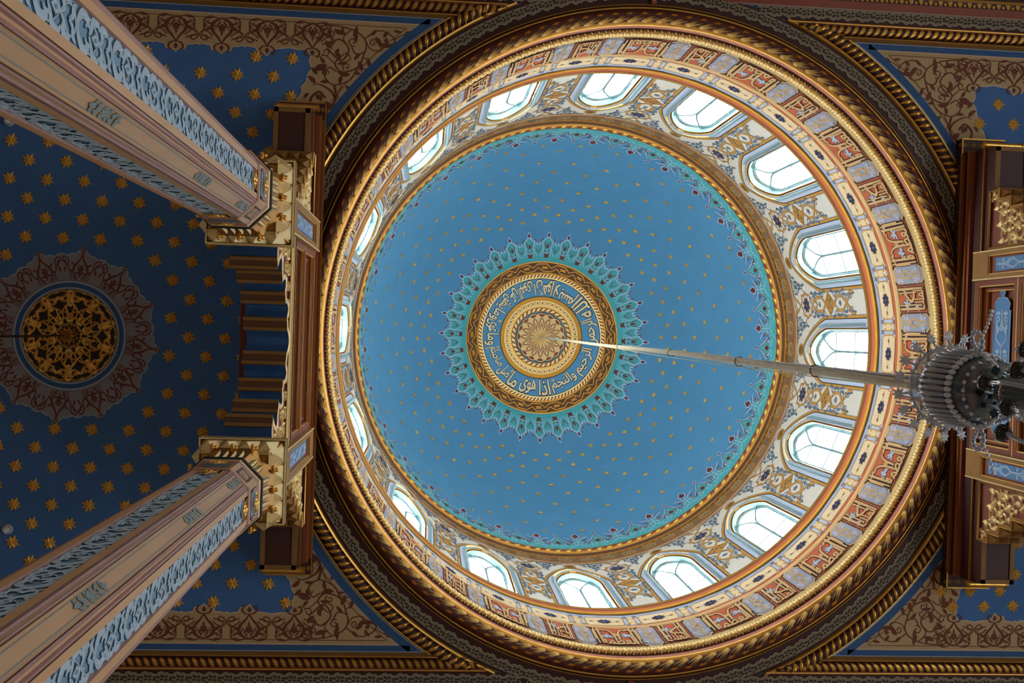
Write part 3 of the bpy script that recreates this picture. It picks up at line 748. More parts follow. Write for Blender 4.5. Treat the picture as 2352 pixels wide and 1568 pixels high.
def panel(width, word, kind):
    o = P(); hw = width/2
    o.rect(-hw, z0, hw, z1, 'red_dark', .002, 6, 1); o.rect(-hw+.014, z0+.014, hw-.014, z1-.014, 'panel_red', .004, 6, 1)
    o.stroke([(-hw, z0), (hw, z0), (hw, z1), (-hw, z1)], .012, 'ochre_dark', .003, True)
    if kind == 'wide':
        for s in (1, -1):
            arch = cr([(s*.02, z0+.20), (s*.03, z0+.42), (s*.05, z1-.16), (s*.09, z1-.10), (s*.13, z1-.12), (s*.15, z1-.07), (s*.19, z1-.12), (s*.23, z1-.10), (s*.25, z1-.17), (s*.25, z0+.2)], 4)
            o.stroke(arch, .046, 'red_dark', .0075); o.stroke(arch, .028, 'frieze_ochre', .010, ridge=.004)
            leafspray(o, s*.125, z0+.36, 1.0, a=1.2*s+.4); leafspray(o, s*.255+s*.06, z0+.12, .7, a=1.5)
            gold_bar(o, s*(hw-.075)); gold_bar(o, s*(hw-.028), .018)
            leafspray(o, s*(hw-.045), z1-.12, .55, a=-1.4)
        k = P(); 
        for a in (PI/4, -PI/4): o.stroke([( -.05*math.cos(a), z0+.40-.05*math.sin(a)), (.05*math.cos(a), z0+.40+.05*math.sin(a))], .026, 'frieze_ochre', .0125)
        o.stroke([(-.04, z0+.40), (0, z0+.45), (.04, z0+.40), (0, z0+.35)], .016, 'frieze_ochre', .0135, True)
        o.items += letter_pat('العظمة', -hw+.06, hw-.06, z0+.03, z0+.30, 'frieze_ochre', .016, 'red_dark', .026, .058).items
    else:
        for s in (1, -1):
            gold_bar(o, s*(hw-.055)); gold_bar(o, s*(hw-.10), .018, z0+.2)
            for y in (z1-.05, z1-.09): o.stroke([(s*(hw-.11), y), (s*.05, y)], .014, 'frieze_ochre', .010)
        kf = cr([(.11, z1-.18), (.04, z0+.46), (-.03, z0+.36), (.02, z0+.28), (.10, z0+.26)], 6)
        o.stroke(kf, .060, 'red_dark', .011); o.stroke(kf, .040, 'frieze_ochre', .014, ridge=.005, prof=None)
        leafspray(o, -.08, z0+.46, 1.0, a=.9); leafspray(o, .09, z1-.22, .7, a=2.); leafspray(o, -.10, z0+.22, .7, a=1.4)
        o.items += letter_pat('الملك', -hw+.05, hw-.05, z0+.03, z0+.27, 'frieze_ochre', .016, 'red_dark', .026, .058).items
    return P().put(o, aff(sx=-1))            # letters read from the observer's side
o_n = panel(5.9*dg, 'x', 'narrow'); o_w = panel(9.0*dg, 'x', 'wide')
pitch = 22.5*dg
g.pat(o_n, fm, np.arange(16)*pitch+.5*pitch); g.pat(o_w, fm, np.arange(16)*pitch)
# knots, between the panels
k = P(); zc = (z0+z1)/2; kw_ = 1.75*dg; kh = .325
oct_ = [(kw_*.55, zc+kh), (kw_, zc+kh*.66), (kw_, zc-kh*.66), (kw_*.55, zc-kh), (-kw_*.55, zc-kh), (-kw_, zc-kh*.66), (-kw_, zc+kh*.66), (-kw_*.55, zc+kh)]
k.poly([(x*1.06, zc+(y-zc)*1.04) for x, y in oct_], 'grey_mid', .002); k.poly(oct_, 'knot_grey', .004)
for s in (1, -1):
    for sy in (1, -1):
        leafspray(k, s*.062, zc+sy*.16, .68, 'knot_lilac', .006, sy*1.2); leafspray(k, s*.055, zc+sy*.26, .45, 'knot_lilac', .0062, -sy*1.); k.stroke(spiral(s*.055, zc+sy*.25, .03, .006, 0, s*1.1, 14), .010, 'lilac', .006)
    k.stroke([(s*.022, zc-kh*.95), (s*.022, zc-.13), (-s*.04, zc-.02), (-s*.05, zc+.06), (0, zc+.12), (s*.05, zc+.06), (s*.04, zc-.02), (-s*.02, zc-.12)], .017, 'frieze_ochre', .009, ridge=.003)
    k.stroke([(s*.022, zc+kh*.95), (s*.022, zc+.13), (-s*.04, zc+.02), (-s*.05, zc-.06)], .017, 'frieze_ochre', .0095, ridge=.003)
g.pat(k, fm, np.arange(32)*pitch/2+.0)if 0 else g.pat(k, fm, np.concatenate([np.arange(16)*pitch+(4.5+1.93)*dg, np.arange(16)*pitch-(4.5+1.93)*dg]))
k = P()
for s in (1, -1): 
    for (y, sg) in ((z1+.02, 1), (z0-.02, -1)): k.poly([(s*kw_*1.06, y), (s*kw_*.62, y), (s*kw_*1.06, y-sg*.075)], 'red_dark', .002)
g.pat(k, fm, np.concatenate([np.arange(16)*pitch+(4.5+1.93)*dg, np.arange(16)*pitch-(4.5+1.93)*dg]))
trim(7, g, 'wide frieze of red panels with gold Arabic lettering and grey knots')
# ------------------------------------------------------------------ gold cyma, leaf moulding, pink fascia, gold roll
g = G()
g.lathe_s([(3.365, 11.325), (3.345, 11.32), (3.340, 11.30), (3.352, 11.275), (3.345, 11.262), (3.333, 11.255), (3.333, 11.245)], 'gold_pale')
trim(8, g, 'pale gold moulding under the lettered frieze')
g = G(); NL = 276
cen = (3.385, 11.235); a_, b_ = .055, .075
T = np.linspace(PI, PI*1.52, 8); g.lathe_s([(cen[0]+a_*math.cos(t), cen[1]+b_*math.sin(t)) for t in T], 'brown')
def torus_map(R, z, a, b, n): return lambda u, v, h: np.stack([(R+(a+h)*np.cos(v))*np.cos(u*TAU/n), (R+(a+h)*np.cos(v))*np.sin(u*TAU/n), z+(b+h)*np.sin(v)], 1)
o = P()
v = np.linspace(PI*1.02, PI*1.44, 6)
o.stroke(np.stack([np.zeros(6), v], 1), np.array([.92, .95, .90, .72, .42, .04]), 'gold_pale', .003, ridge=.010)
o.stroke(np.stack([np.full(6, .5), np.linspace(PI*1.16, PI*1.5, 6)], 1), np.array([.05, .35, .5, .45, .3, .04]), 'gold', .001, ridge=.006)
o.stroke(np.stack([np.zeros(5), np.linspace(PI*1.05, PI*1.40, 5)], 1), .10, 'gold_dark', .014)
g.pat(o, torus_map(cen[0], cen[1], a_, b_, NL), np.arange(NL)*1.)
trim(9, g, 'white gold moulding carved with a row of pointed leaves')
g = G(); g.lathe([(3.386, 11.165), (3.393, 11.16), (3.396, 11.075)], ['brown', 'pink']); trim(10, g, 'plain pink band between two gold mouldings')
g = G(); g.lathe_s([(3.396, 11.075), (3.392, 11.065), (3.398, 11.05), (3.410, 11.040), (3.415, 11.03), (3.424, 11.024), (3.43, 11.02)], 'gold'); g.lathe([(3.43, 11.02), (3.445, 11.03)], 'red_brown')
trim(11, g, 'gold roll moulding between the pink band and the acanthus ring')
# ------------------------------------------------------------------ acanthus torus
g = G(); NA = 138; R_, z_, ra, rb = 3.495, 11.03, .062, .072
T = np.linspace(PI*.95, PI*2.05, 14); g.lathe_s([(R_+ra*math.cos(t), z_+rb*math.sin(t)) for t in T], 'red_mid')
o = P()
for i, (dx, L, W, b) in enumerate(((-.34, .80, .20, .10), (-.17, 1.10, .20, .22), (.0, 1.30, .20, .36), (.15, 1.25, .19, .52), (.28, .95, .17, .70))):
    n = 7; t = np.linspace(0, 1, n)
    u = dx*(.32+1.0*t)-.16+.06*t+.50*t*t; vv = PI*1.01+L*1.02*t
    o.stroke(np.stack([u, vv], 1), np.array([.14, .16, .165, .15, .12, .085, .02]), 'gold_pale', .003, ridge=.016)
for dx, t0, L in ((.62, .42, .5), (.78, .50, .55), (.92, .45, .5)):
    n = 6; t = np.linspace(0, 1, n); o.stroke(np.stack([dx-.20+.30*t, PI*1.36+t0*.45+L*.9*t], 1), np.array([.03, .11, .15, .14, .09, .02]), 'gold', .003, ridge=.012)
n = 5; t = np.linspace(0, 1, n); o.stroke(np.stack([np.full(n, -.5), PI*1.02+.25*t], 1), .10, 'red_brown', .014)
g.pat(o, torus_map(R_, z_, ra, rb, NA), np.arange(NA)*1.)
trim(12, g, 'red roll moulding carved with gilt acanthus leaves round the dome opening')
g = G(); T = np.linspace(PI, TAU, 8)
g.lathe([(3.555, 11.05), (3.562, 11.085)], 'red_dark')
g.lathe_s([(3.580+.018*math.cos(t), 11.07+.026*math.sin(t)) for t in T], 'gold'); g.lathe([(3.598, 11.085), (3.61, 11.09)], 'red_dark'); g.lathe_s([(3.622+.008*math.cos(t), 11.085+.012*math.sin(t)) for t in T], 'gold_dark')
g.lathe([(3.63, 11.09), (3.66, 11.09), (3.662, 11.097)], 'red_dark')
trim(13, g, 'thin gold fillet outside the acanthus ring')
# ------------------------------------------------------------------ lace band
def lace_unit(m1='taupe', m2='taupe_line', md='lace_dark'):
    """one repeat, u 0..1, v 0..1 ; v=0 straight edge, v=1 wavy edge"""
    o = P()
    top = cr([(0, .86), (.10, .96), (.2, 1.0), (.32, .95), (.42, .84), (.50, .92), (.60, .90), (.72, .80), (.86, .76), (1., .86)], 4)
    o.poly(np.concatenate([top, [(1, .06), (0, .06)]]), m1, .006)
    o.stroke(top, .035, m2, .008); o.stroke([(0, .05), (1, .05)], .03, m2, .008)
    for (x, y, r, a, tn) in ((.28, .68, .12, 2.6, .62), (.78, .56, .10, .4, -.62), (.25, .27, .11, 3.6, -.6), (.75, .25, .11, -.4, .6)):
        o.stroke(spiral(x, y, r, r*.35, a, tn, 12), .135, md, .0075, prof='both')
    for pts in ([(.50, .72), (.60, .56), (.47, .50)], [(.02, .62), (.10, .50), (.02, .40)], [(.96, .62), (.90, .50), (.98, .40)], [(.50, .40), (.60, .30), (.42, .22)], [(.42, .60), (.38, .46), (.30, .48)], [(.02, .22), (.09, .12), (.0, .10)], [(.97, .24), (.91, .13), (1., .11)], [(.52, .15), (.58, .1), (.46, .1)]):
        c_ = np.mean(pts, axis=0); o.poly([tuple(c_+(np.array(q)-c_)*1.35) for q in pts], md, .0075)
    return o
lu = lace_unit()
g = G(); g.lathe([(3.662, 11.097), (3.83, 11.097)], 'red_dark')
NLc = 146
g.pat(lu, lambda u, v, h: np.stack([(3.805-.125*v)*np.cos(u*TAU/NLc), (3.805-.125*v)*np.sin(u*TAU/NLc), 11.097-h], 1), np.arange(NLc)*1.)
trim(14, g, 'dull taupe band of pierced scrollwork round the dome opening')
# ------------------------------------------------------------------ ceiling slab
RO, XA, XB, YA = 3.82, -9.6, 8.6, 5.4
g = G(); n = 240; an = np.linspace(0, TAU, n, endpoint=False)
# include the corner directions exactly
an = np.unique(np.concatenate([an, [math.atan2(y, x) % TAU for x in (XA, XB) for y in (YA, -YA)]]))
def edge(a):
    c, s = math.cos(a), math.sin(a); k = min((XB/c if c > 1e-9 else XA/c if c < -1e-9 else 1e9), (YA/abs(s) if abs(s) > 1e-9 else 1e9)); return k*c, k*s
Pg = [[], [], []]
for a in an:
    ex, ey = edge(a); Pg[0].append((RO*math.cos(a), RO*math.sin(a), ZCEIL)); Pg[2].append((ex, ey, ZCEIL)); Pg[1].append(((RO*math.cos(a)+ex)/2, (RO*math.sin(a)+ey)/2, ZCEIL))
g.grid(Pg, 'vault_blue', False, True)
ceil = g.build('ceiling'); tag(ceil, 'flat dark blue ceiling with a round opening for the dome', 'ceiling', kind='structure')
YE, RB = 3.28, 4.12
# painted parts of the ceiling: beige corners with rust arabesques
PER = .466
def tri_clip(n=40):
    a0 = math.asin(-YE/RB)                        # where the ring meets the straight edge (upper right quadrant first)
    return a0
bg = P()
# corner field, drawn for the corner x>0,y<0 and mirrored
ax0 = math.sqrt(RB*RB-YE*YE); th0 = math.atan2(-YE, ax0); th1 = math.atan2(-1.55, 3.817)
ringpts = arc(0, 0, RB, th0, th1, 26)
def scal(x0, k, y=-2.96, tip=-2.862):
    """scalloped edge of one repeat running to larger x"""
    p = [(0, tip), (.025, tip-.030), (.05, tip-.028), (.095, tip-.040), (.115, tip-.085), (.17, tip-.095), (.205, tip-.10), (.233, tip-.085), (.26, tip-.10), (.296, tip-.085), (.351, tip-.085), (.371, tip-.040), (.416, tip-.028), (.441, tip-.030)]
    return [(x0+PER*k+u, w) for u, w in p]
edge_pts = [(3.87, -1.5), (3.84, -2.0), (3.80, -2.30), (3.76, -2.36), (3.735, -2.44), (3.69, -2.50), (3.70, -2.56), (3.65, -2.62), (3.64, -2.69), (3.60, -2.76), (3.625, -2.83), (3.61, -2.90), (3.66, -2.955), (3.74, -2.95), (3.83, -2.965), (3.90, -2.955), (3.99, -2.945), (4.03, -2.925)]
sc_ = []
for kk in range(12): sc_ += scal(4.066, kk)
outer = np.array(edge_pts+sc_+[(4.066+PER*12, -YE)])
bg.poly(np.concatenate([ringpts, outer[:]])[::1], 'beige', .002)
bg.stroke(outer[:-1], .014, 'beige_line', .004)
bg.stroke(ringpts, .016, 'beige_line', .004); bg.stroke([(ax0, -YE), (4.066+PER*12, -YE)], .016, 'beige_line', .004)
bg.stroke(arc(0, 0, RB+.045, th0+.03, th1, 26), .007, 'rust', .004); bg.stroke([(ax0+.15, -YE+.045), (4.066+PER*12, -YE+.045)], .007, 'rust', .004)
M_ = 'rust'
def heart():
    q = P()                                         # centred on x=0, drop tip up (towards +y); y measured from the centre of the heart
    q.stroke(cr([(0, .145), (.035, .085), (.085, .03), (.105, -.025), (.085, -.075), (.035, -.10), (.0, -.115)], 6), np.concatenate([np.linspace(.014, .036, 18), np.linspace(.036, .012, 19)]), M_, .004)
    q.stroke(cr([(.0, .145), (.045, .15), (.075, .185), (.06, .225), (.035, .215)], 5), .020, M_, .004, prof='both')
    q.poly(cr([(0, .16), (.022, .185), (0, .225)], 3).tolist(), M_, .004)
    q.leaf(.105, -.02, .2, .075, .032, M_, .004, .9); q.leaf(.105, -.03, 1.1, .06, .024, M_, .004, -.9); q.leaf(.10, -.05, -.6, .06, .024, M_, .004, .8)
    q.stroke(spiral(.055, -.045, .030, .006, -1.2, .95, 12), .012, M_, .0045); q.leaf(.0, -.06, 1.1, .09, .026, M_, .004, .5); q.leaf(.0, .01, -1.0, .075, .03, M_, .004, .3)
    q.leaf(.0, -.0, PI/2, .07, .022, M_, .0042); q.leaf(.012, -.085, .8, .05, .022, M_, .004, .4)
    # side: hanging scroll and upper sprig towards the half pitch
    q.stroke(cr([(.03, -.105), (.10, -.135), (.155, -.125), (.18, -.095), (.155, -.075), (.135, -.095)], 6), .011, M_, .004)
    q.leaf(.10, -.118, -.2, .085, .026, M_, .004, .7)
    q.stroke(cr([(.105, .0), (.15, -.03), (.165, -.09)], 5), .010, M_, .004, prof='taper'); q.leaf(.165, -.02, -.9, .06, .028, M_, .004, -.8)
    q.stroke(cr([(.19, -.10), (.185, .0), (.205, .06)], 5), .009, M_, .004); q.leaf(.19, -.03, 1.9, .05, .018, M_, .004, .6)
    q.stroke(cr([(.09, .07), (.135, .03), (.19, .015), (.225, .055), (.205, .10), (.165, .115), (.13, .085), (.10, .10)], 6), .013, M_, .004)
    q.leaf(.175, .06, 2.2, .055, .026, M_, .0045, .7); q.leaf(.175, .06, .5, .04, .02, M_, .0045, -.7)
    q.disc(.066, -.006, .009, M_, .0046, 8)
    q.items += P().put(P().put(q, lambda p: p), aff(sx=-1)).items
    return q
hq = heart()
for kk in range(12): bg.put(hq, aff(3.60+PER*kk, -3.112))
# corner spandrel scrolls (metres, same corner)
def S(pts, w=.016, prof=None): bg.stroke(cr(pts, 6), w, M_, .004, prof=prof)
S([(3.45, -2.98), (3.30, -2.86), (3.22, -2.98), (3.32, -3.08), (3.42, -3.02)]); bg.leaf(3.32, -2.98, .8, .09, .04, M_, .004, 1.0)
S([(3.55, -3.20), (3.40, -3.22), (3.20, -3.19), (3.06, -3.10), (3.05, -2.97), (3.15, -2.94), (3.2, -3.03)], .014)
bg.leaf(3.38, -3.18, 2.6, .14, .05, M_, .004, .6); bg.leaf(3.18, -3.12, -2.2, .12, .045, M_, .004, .8)
S([(3.06, -3.10), (2.92, -3.19), (2.80, -3.16), (2.74, -3.09), (2.80, -3.05), (2.86, -3.1)], .013); bg.leaf(2.95, -3.12, 2.4, .13, .05, M_, .004, -.7); bg.leaf(2.90, -3.05, 2.9, .14, .05, M_, .004, .5); bg.leaf(2.86, -3.12, -1.9, .09, .035, M_, .004, -.8)
S([(2.76, -3.10), (2.66, -3.16), (2.58, -3.165)], .010); bg.leaf(2.66, -3.16, 3.0, .10, .035, M_, .004, .2); bg.leaf(2.64, -3.15, 2.4, .06, .025, M_, .004, .2); bg.leaf(2.64, -3.17, -2.5, .06, .025, M_, .004, -.2)
S([(3.05, -2.97), (3.12, -2.80), (3.28, -2.74), (3.36, -2.82), (3.30, -2.9)], .016); S([(3.12, -2.80), (3.20, -2.66), (3.36, -2.60), (3.46, -2.68), (3.42, -2.78), (3.34, -2.74)], .014)
bg.leaf(3.20, -2.72, .2, .14, .05, M_, .004, -.9); bg.leaf(3.24, -2.82, -.4, .10, .04, M_, .004, 1.); bg.leaf(3.12, -2.86, 2.2, .12, .045, M_, .004, -.6)
bg.leaf(3.44, -2.80, .3, .16, .07, M_, .004, .2); bg.leaf(3.46, -2.80, 1.2, .09, .035, M_, .004, .5); bg.leaf(3.46, -2.82, -.7, .09, .035, M_, .004, -.5)
S([(3.36, -2.60), (3.34, -2.46), (3.42, -2.34), (3.56, -2.34), (3.60, -2.44), (3.52, -2.52), (3.45, -2.46)], .026); S([(3.34, -2.46), (3.40, -2.54), (3.52, -2.60), (3.60, -2.58)], .030, 'taper')
bg.leaf(3.46, -2.42, 2.4, .12, .055, M_, .0045, .6); bg.leaf(3.48, -2.44, -.4, .10, .04, M_, .0045, -.8); bg.leaf(3.36, -2.34, 1.9, .10, .04, M_, .004, .6); bg.leaf(3.56, -2.60, -1.2, .12, .045, M_, .004, 1.1)
S([(3.42, -2.34), (3.50, -2.24), (3.62, -2.20), (3.68, -2.28), (3.62, -2.34)], .016); S([(3.50, -2.24), (3.46, -2.10), (3.52, -2.0)], .013, 'taper'); bg.leaf(3.58, -2.14, .4, .10, .04, M_, .004, .9); bg.leaf(3.52, -2.30, -2., .08, .03, M_, .004, .5)
S([(3.28, -2.60), (3.32, -2.50), (3.28, -2.40), (3.36, -2.28)], .010); bg.leaf(3.02, -2.90, 1.7, .12, .04, M_, .004, .5)
S([(3.20, -3.19), (3.28, -3.10), (3.24, -3.02)], .012); S([(3.06, -3.10), (3.0, -3.0), (2.90, -2.98), (2.86, -3.03), (2.90, -3.07)], .012); S([(3.12, -2.80), (3.02, -2.78), (3.0, -2.86), (3.06, -2.90)], .012)
S([(3.36, -2.82), (3.46, -2.90), (3.56, -2.88), (3.58, -2.96)], .012, 'taper'); S([(3.30, -2.9), (3.24, -2.94), (3.20, -2.88), (3.26, -2.84)], .011)
for (x, y, a, L, W, b) in ((3.14, -3.15, 1.2, .10, .04, .8), (3.30, -3.14, -1.9, .08, .032, .7), (3.0, -3.14, -2.6, .09, .035, .6), (2.84, -3.12, 2.0, .08, .032, -.8), (3.10, -2.93, .4, .09, .036, .9), (3.34, -2.94, 2.2, .09, .04, -.7), (3.46, -3.06, 1.9, .11, .045, .8), (3.50, -3.10, .6, .08, .034, -.8), (3.28, -2.70, 1.0, .10, .04, .8), (3.42, -2.62, -.4, .09, .036, .9), (3.24, -2.60, 2.4, .09, .036, -.7), (3.54, -2.70, -1.0, .10, .04, .6), (3.16, -2.74, 2.8, .08, .03, .6), (2.76, -3.20, 2.9, .09, .03, .3), (3.38, -2.40, 2.6, .08, .034, .6), (3.62, -2.50, .5, .08, .034, .8), (3.50, -2.36, .8, .07, .03, .7)): bg.leaf(x, y, a, L, W, M_, .004, b)
for (x, y, r, a, tn) in ((3.46, -2.94, .045, .5, 1.1), (3.18, -3.06, .05, 2., -1.1), (2.97, -3.06, .04, 4., 1.1), (3.24, -2.80, .045, 1., -1.1), (3.46, -2.72, .04, 3., 1.1), (3.40, -3.14, .045, 5., 1.1), (3.52, -2.46, .04, 2., 1.1)): bg.stroke(spiral(x, y, r, r*.25, a, tn, 16), .012, M_, .004)
g = G()
for sx in (1, -1):
    for sy in (1, -1): g.pat(P().put(bg, aff(sx=sx, sy=sy)), ceilmap)
g.build('arabesque_border', ceil)
def clip_faces(g, keep):
    """drop faces whose centre fails keep(x, y)"""
    V = np.concatenate(g.V); F = []
    for f, m, sm in g.F:
        c = V[f].mean(1); F.append((f[keep(c[:, 0], c[:, 1])], m, sm))
    g.V = [V]; g.F = [x for x in F if len(x[0])]; g.n = len(V)
# ring of blue, rope and gold fillets; straight cornices; both stop where they meet
g = G()
g.lathe([(3.83, 11.09), (3.842, 11.07), (3.86, 11.06), (3.872, 11.075)], ['gold_dark', 'gold', 'red_dark'])
clip_faces(g, lambda x, y: np.abs(y) < 3.555)
trim(15, g, 'gold fillet between the lace band and the ceiling rope moulding')
g = G()
torus_pads(g, 3.93, 11.075, .058, .05, 300, .9, 'red_dark', 'gold_rope', .52, PI*1.0, PI*2.0)
g.lathe([(3.99, 11.09), (3.998, 11.07), (4.010, 11.068), (4.02, 11.09)], ['red_dark', 'gold', 'gold_dark'], 300)
g.lathe([(4.02, 11.094), (4.118, 11.094)], 'ring_blue', 300); g.lathe([(4.02, 11.09), (4.035, 11.089)], 'grey_mid', 300)
clip_faces(g, lambda x, y: np.abs(y) < np.where(np.hypot(x, y) > 4.02, 3.34, 3.50))
trim(16, g, 'gold and dark red rope moulding with a blue line round the ceiling opening')
# straight cornices along the two long sides
def cornice(sg, n, label):
    g = G()
    def strip(y0, y1, z0, z1, m): 
        X = np.linspace(XA, XB, 180); g.grid([[(x, sg*y0, z0) for x in X], [(x, sg*y1, z1) for x in X]], m, False)
    strip(3.285, 3.345, 11.094, 11.094, 'ring_blue'); strip(3.345, 3.352, 11.09, 11.085, 'grey_mid'); strip(3.352, 3.385, 11.085, 11.05, 'ochre_dark'); strip(3.385, 3.40, 11.05, 11.055, 'gold'); strip(3.40, 3.425, 11.055, 11.075, 'red_dark')
    T = np.linspace(PI, TAU, 8)
    for a, b in zip(T[:-1], T[1:]): strip(3.468+.045*math.cos(a), 3.468+.045*math.cos(b), 11.075+.045*math.sin(a), 11.075+.045*math.sin(b), 'red_dark')
    strip(3.513, 3.525, 11.07, 11.06, 'red_brown'); strip(3.525, 3.54, 11.055, 11.055, 'gold'); strip(3.54, 3.56, 11.06, 11.09, 'red_brown')
    pitch_ = .082; N = int((XB-XA)/pitch_); o = P()
    t = np.linspace(PI+.2, TAU-.2, 6)
    o.stroke(np.stack([.055*np.linspace(-.5, .5, 6)+.012*np.sin(np.linspace(0, PI, 6)), t], 1), np.array([.022, .040, .043, .043, .040, .022]), 'gold_rope', .006)
    def mp(u, v, h): return np.stack([XA+u, sg*(3.468+(.045+h)*np.cos(v)), 11.075+(.045+h)*np.sin(v)], 1)
    g.pat(o, mp, np.arange(N)*pitch_)
    clip_faces(g, lambda x, y: np.hypot(x, y) > np.where(np.abs(y) < 3.345, 4.07, 3.85))
    h = G()
    def strip2(y0, y1, z0, z1, m): 
        X = np.linspace(XA, XB, 180); h.grid([[(x, sg*y0, z0) for x in X], [(x, sg*y1, z1) for x in X]], m, False)
    strip2(3.43, 3.56, 11.0992, 11.0992, 'red_dark'); strip2(3.56, 3.705, 11.096, 11.096, 'red_dark'); strip2(3.700, 3.708, 11.088, 11.088, 'taupe_line')
    Nl = int((XB-XA)/.165)
    h.pat(lace_unit(), lambda u, v, hh: np.stack([XA+u*.165, sg*(3.70-.125*v), 11.096-hh], 1), np.arange(Nl)*1.)
    strip2(3.708, 3.78, 11.09, 11.05, 'red_brown'); strip2(3.78, 3.84, 11.05, 11.03, 'red_dark'); 
    strip2(3.84, 3.86, 11.03, 11.01, 'gold'); strip2(3.86, 3.90, 11.02, 11.02, 'red_dark'); strip2(3.90, 3.92, 11.01, 11.0, 'gold'); strip2(3.92, 4.4, 11.01, 10.98, 'red_dark')
    o = P(); o.leaf(-.02, 0, .9, .07, .04, 'gold_paint', .004, .6); o.leaf(.02, 0, PI-.9, .07, .04, 'gold_paint', .004, -.6); o.leaf(0, .012, PI/2, .045, .02, 'gold_dark', .004); o.leaf(.055, .06, -PI/2, .04, .035, 'gold_dark', .003)
    Nf = int((XB-XA)/.11)
    h.pat(o, lambda u, v, hh: np.stack([XA+u, sg*(3.835-v*.85), 11.035-hh+.0*u], 1), np.arange(Nf)*.11)
    clip_faces(h, lambda x, y: (np.hypot(x, y) > 3.815) & ((np.abs(y) > 3.56) | (np.abs(x) < 1.9)))
    h.box((-.028, min(sg*3.63, sg*4.2), 11.06), (.028, max(sg*3.63, sg*4.2), 11.10), 'red_brown')
    o = P()
    for i in range(5): o.leaf(0, 3.66+.1*i, PI/2+.6, .06, .02, 'gold_paint', .002, -.8); o.leaf(0, 3.66+.1*i, PI/2-.6, .06, .02, 'gold_paint', .002, .8)
    h.pat(o, lambda u, v, hh: np.stack([u, sg*v, 11.06-hh], 1))
    base = len(np.concatenate(g.V))
    g.V.append(np.concatenate(h.V)); 
    for f, m, sm in h.F: g.F.append((f+base, g.mi(h.slots[m]), sm))
    trim(n, g, label)
cornice(-1, 17, 'straight rope and lace cornice along the upper long side of the ceiling')
cornice(1, 18, 'straight rope and lace cornice along the lower long side of the ceiling')

# ------------------------------------------------------------------ gilded stars fixed to the flat ceiling
def star_mesh():
    g = G(); n = 8
    for k in range(n):
        a = k*TAU/n; R = .082 if k % 2 == 0 else .068
        tip = (R*math.cos(a), R*math.sin(a), -.006); c0 = (0, 0, -.020)
        s1 = (.046*math.cos(a+.37), .046*math.sin(a+.37), -.003); s2 = (.046*math.cos(a-.37), .046*math.sin(a-.37), -.003); mid = (.046*math.cos(a), .046*math.sin(a), -.020)
        b1 = (.046*math.cos(a+.37), .046*math.sin(a+.37), 0); b2 = (.046*math.cos(a-.37), .046*math.sin(a-.37), 0); bt = (R*math.cos(a), R*math.sin(a), 0)
        g.add([c0, s2, tip, s1, mid, b2, bt, b1], [(0, 4, 1), (1, 4, 2), (2, 4, 3), (3, 4, 0), (1, 2, 6), (1, 6, 5), (2, 3, 7), (2, 7, 6)], 'star_gold')
    g.lathe_s([(.014, -.018), (.012, -.030), (.0005, -.034)], 'star_gold', 8)
    return g
proto = None
def put_star(x, y, rot, label, group):
    global proto
    if proto is None: o = proto = star_mesh().build('ceiling_star', shift=False)
    else: o = proto.copy(); COL.objects.link(o)
    o.location = (x, y, ZCEIL+ZC); o.rotation_euler = (0, 0, rot); tag(o, label, 'star', group)
MED = (-5.977, .115)
def in_arcade(x, y): return -4.0 < x < -3.40 and abs(y-.07) < 2.33
for j in range(-11, 20):
    for i in range(-4, 18):
        if (i+j) % 2: continue
        y = -.887+.1965*j; x = -6.444-.014*(y+.887)+.1868*i
        if abs(y) > 2.87 or x < -6.95: continue
        if abs(y) > 2.81 and x < -3.9 and False: continue
        if abs(y) > 2.7 and abs((-x-4.066+.233) % PER-.233) < .085: continue
        if math.hypot(x-MED[0], y-MED[1]) < .97: continue
        if x > -3.66 or math.hypot(x, y) < 4.2 or in_arcade(x, y): continue
        put_star(x, y, (0 if (i*3+j) % 2 else PI/8)+rng.uniform(-.1, .1), 'small gilded eight-pointed star on the blue ceiling around the gilt rosette', 'gilded stars around the ceiling rosette')
for x, y in ((3.895, -2.76), (3.688, -2.539), (4.078, -2.548), (4.305, 2.088), (4.12, 2.261), (3.951, 2.442), (4.288, 2.432), (3.437, 2.628), (3.772, 2.623), (4.114, 2.619), (3.578, 2.8), (3.939, 2.795), (4.271, 2.782)):
    put_star(x, y, rng.uniform(-.1, .1), 'small gilded star on a blue ceiling corner beyond the dome, away from the rosette', 'gilded stars in the far ceiling corners')

# ------------------------------------------------------------------ ceiling rosette with painted wreath
med = empty('ceiling_rosette', (MED[0], MED[1], ZCEIL+ZC), 'round gilt openwork rosette with a grey wreath on the dark blue ceiling', 'rosette')
lm = lambda u, v, h: np.stack([u, v, -h], 1)
o = P(); NW = 12
def polar(p, r0=0.): return p
wr = P(); t = np.linspace(0, TAU, 12*24, endpoint=False)
tt = (t*NW/TAU) % 1.
prof_r = np.interp(tt, [0, .06, .12, .15, .22, .30, .36, .42, .48, .52, .58, .64, .70, .78, .85, .88, .94, 1.], [.985, .955, .93, .905, .915, .905, .885, .905, .915, .915, .905, .885, .905, .915, .905, .93, .955, .985])*.93
outl = [(r*math.cos(a+.13), r*math.sin(a+.13)) for r, a in zip(prof_r, t)]
wr.poly(outl, 'beige_grey', .002); wr.stroke(outl, .012, 'grey_mid', .003, True)
wu_ = P()                                             # one repeat: x angle fraction, y radius
def pol(p): return np.stack([p[:, 1]*np.cos(p[:, 0]*TAU/NW+.13), p[:, 1]*np.sin(p[:, 0]*TAU/NW+.13)], 1)
half = P()                                            # local metres: u at radius .72
k2 = TAU/NW*.72
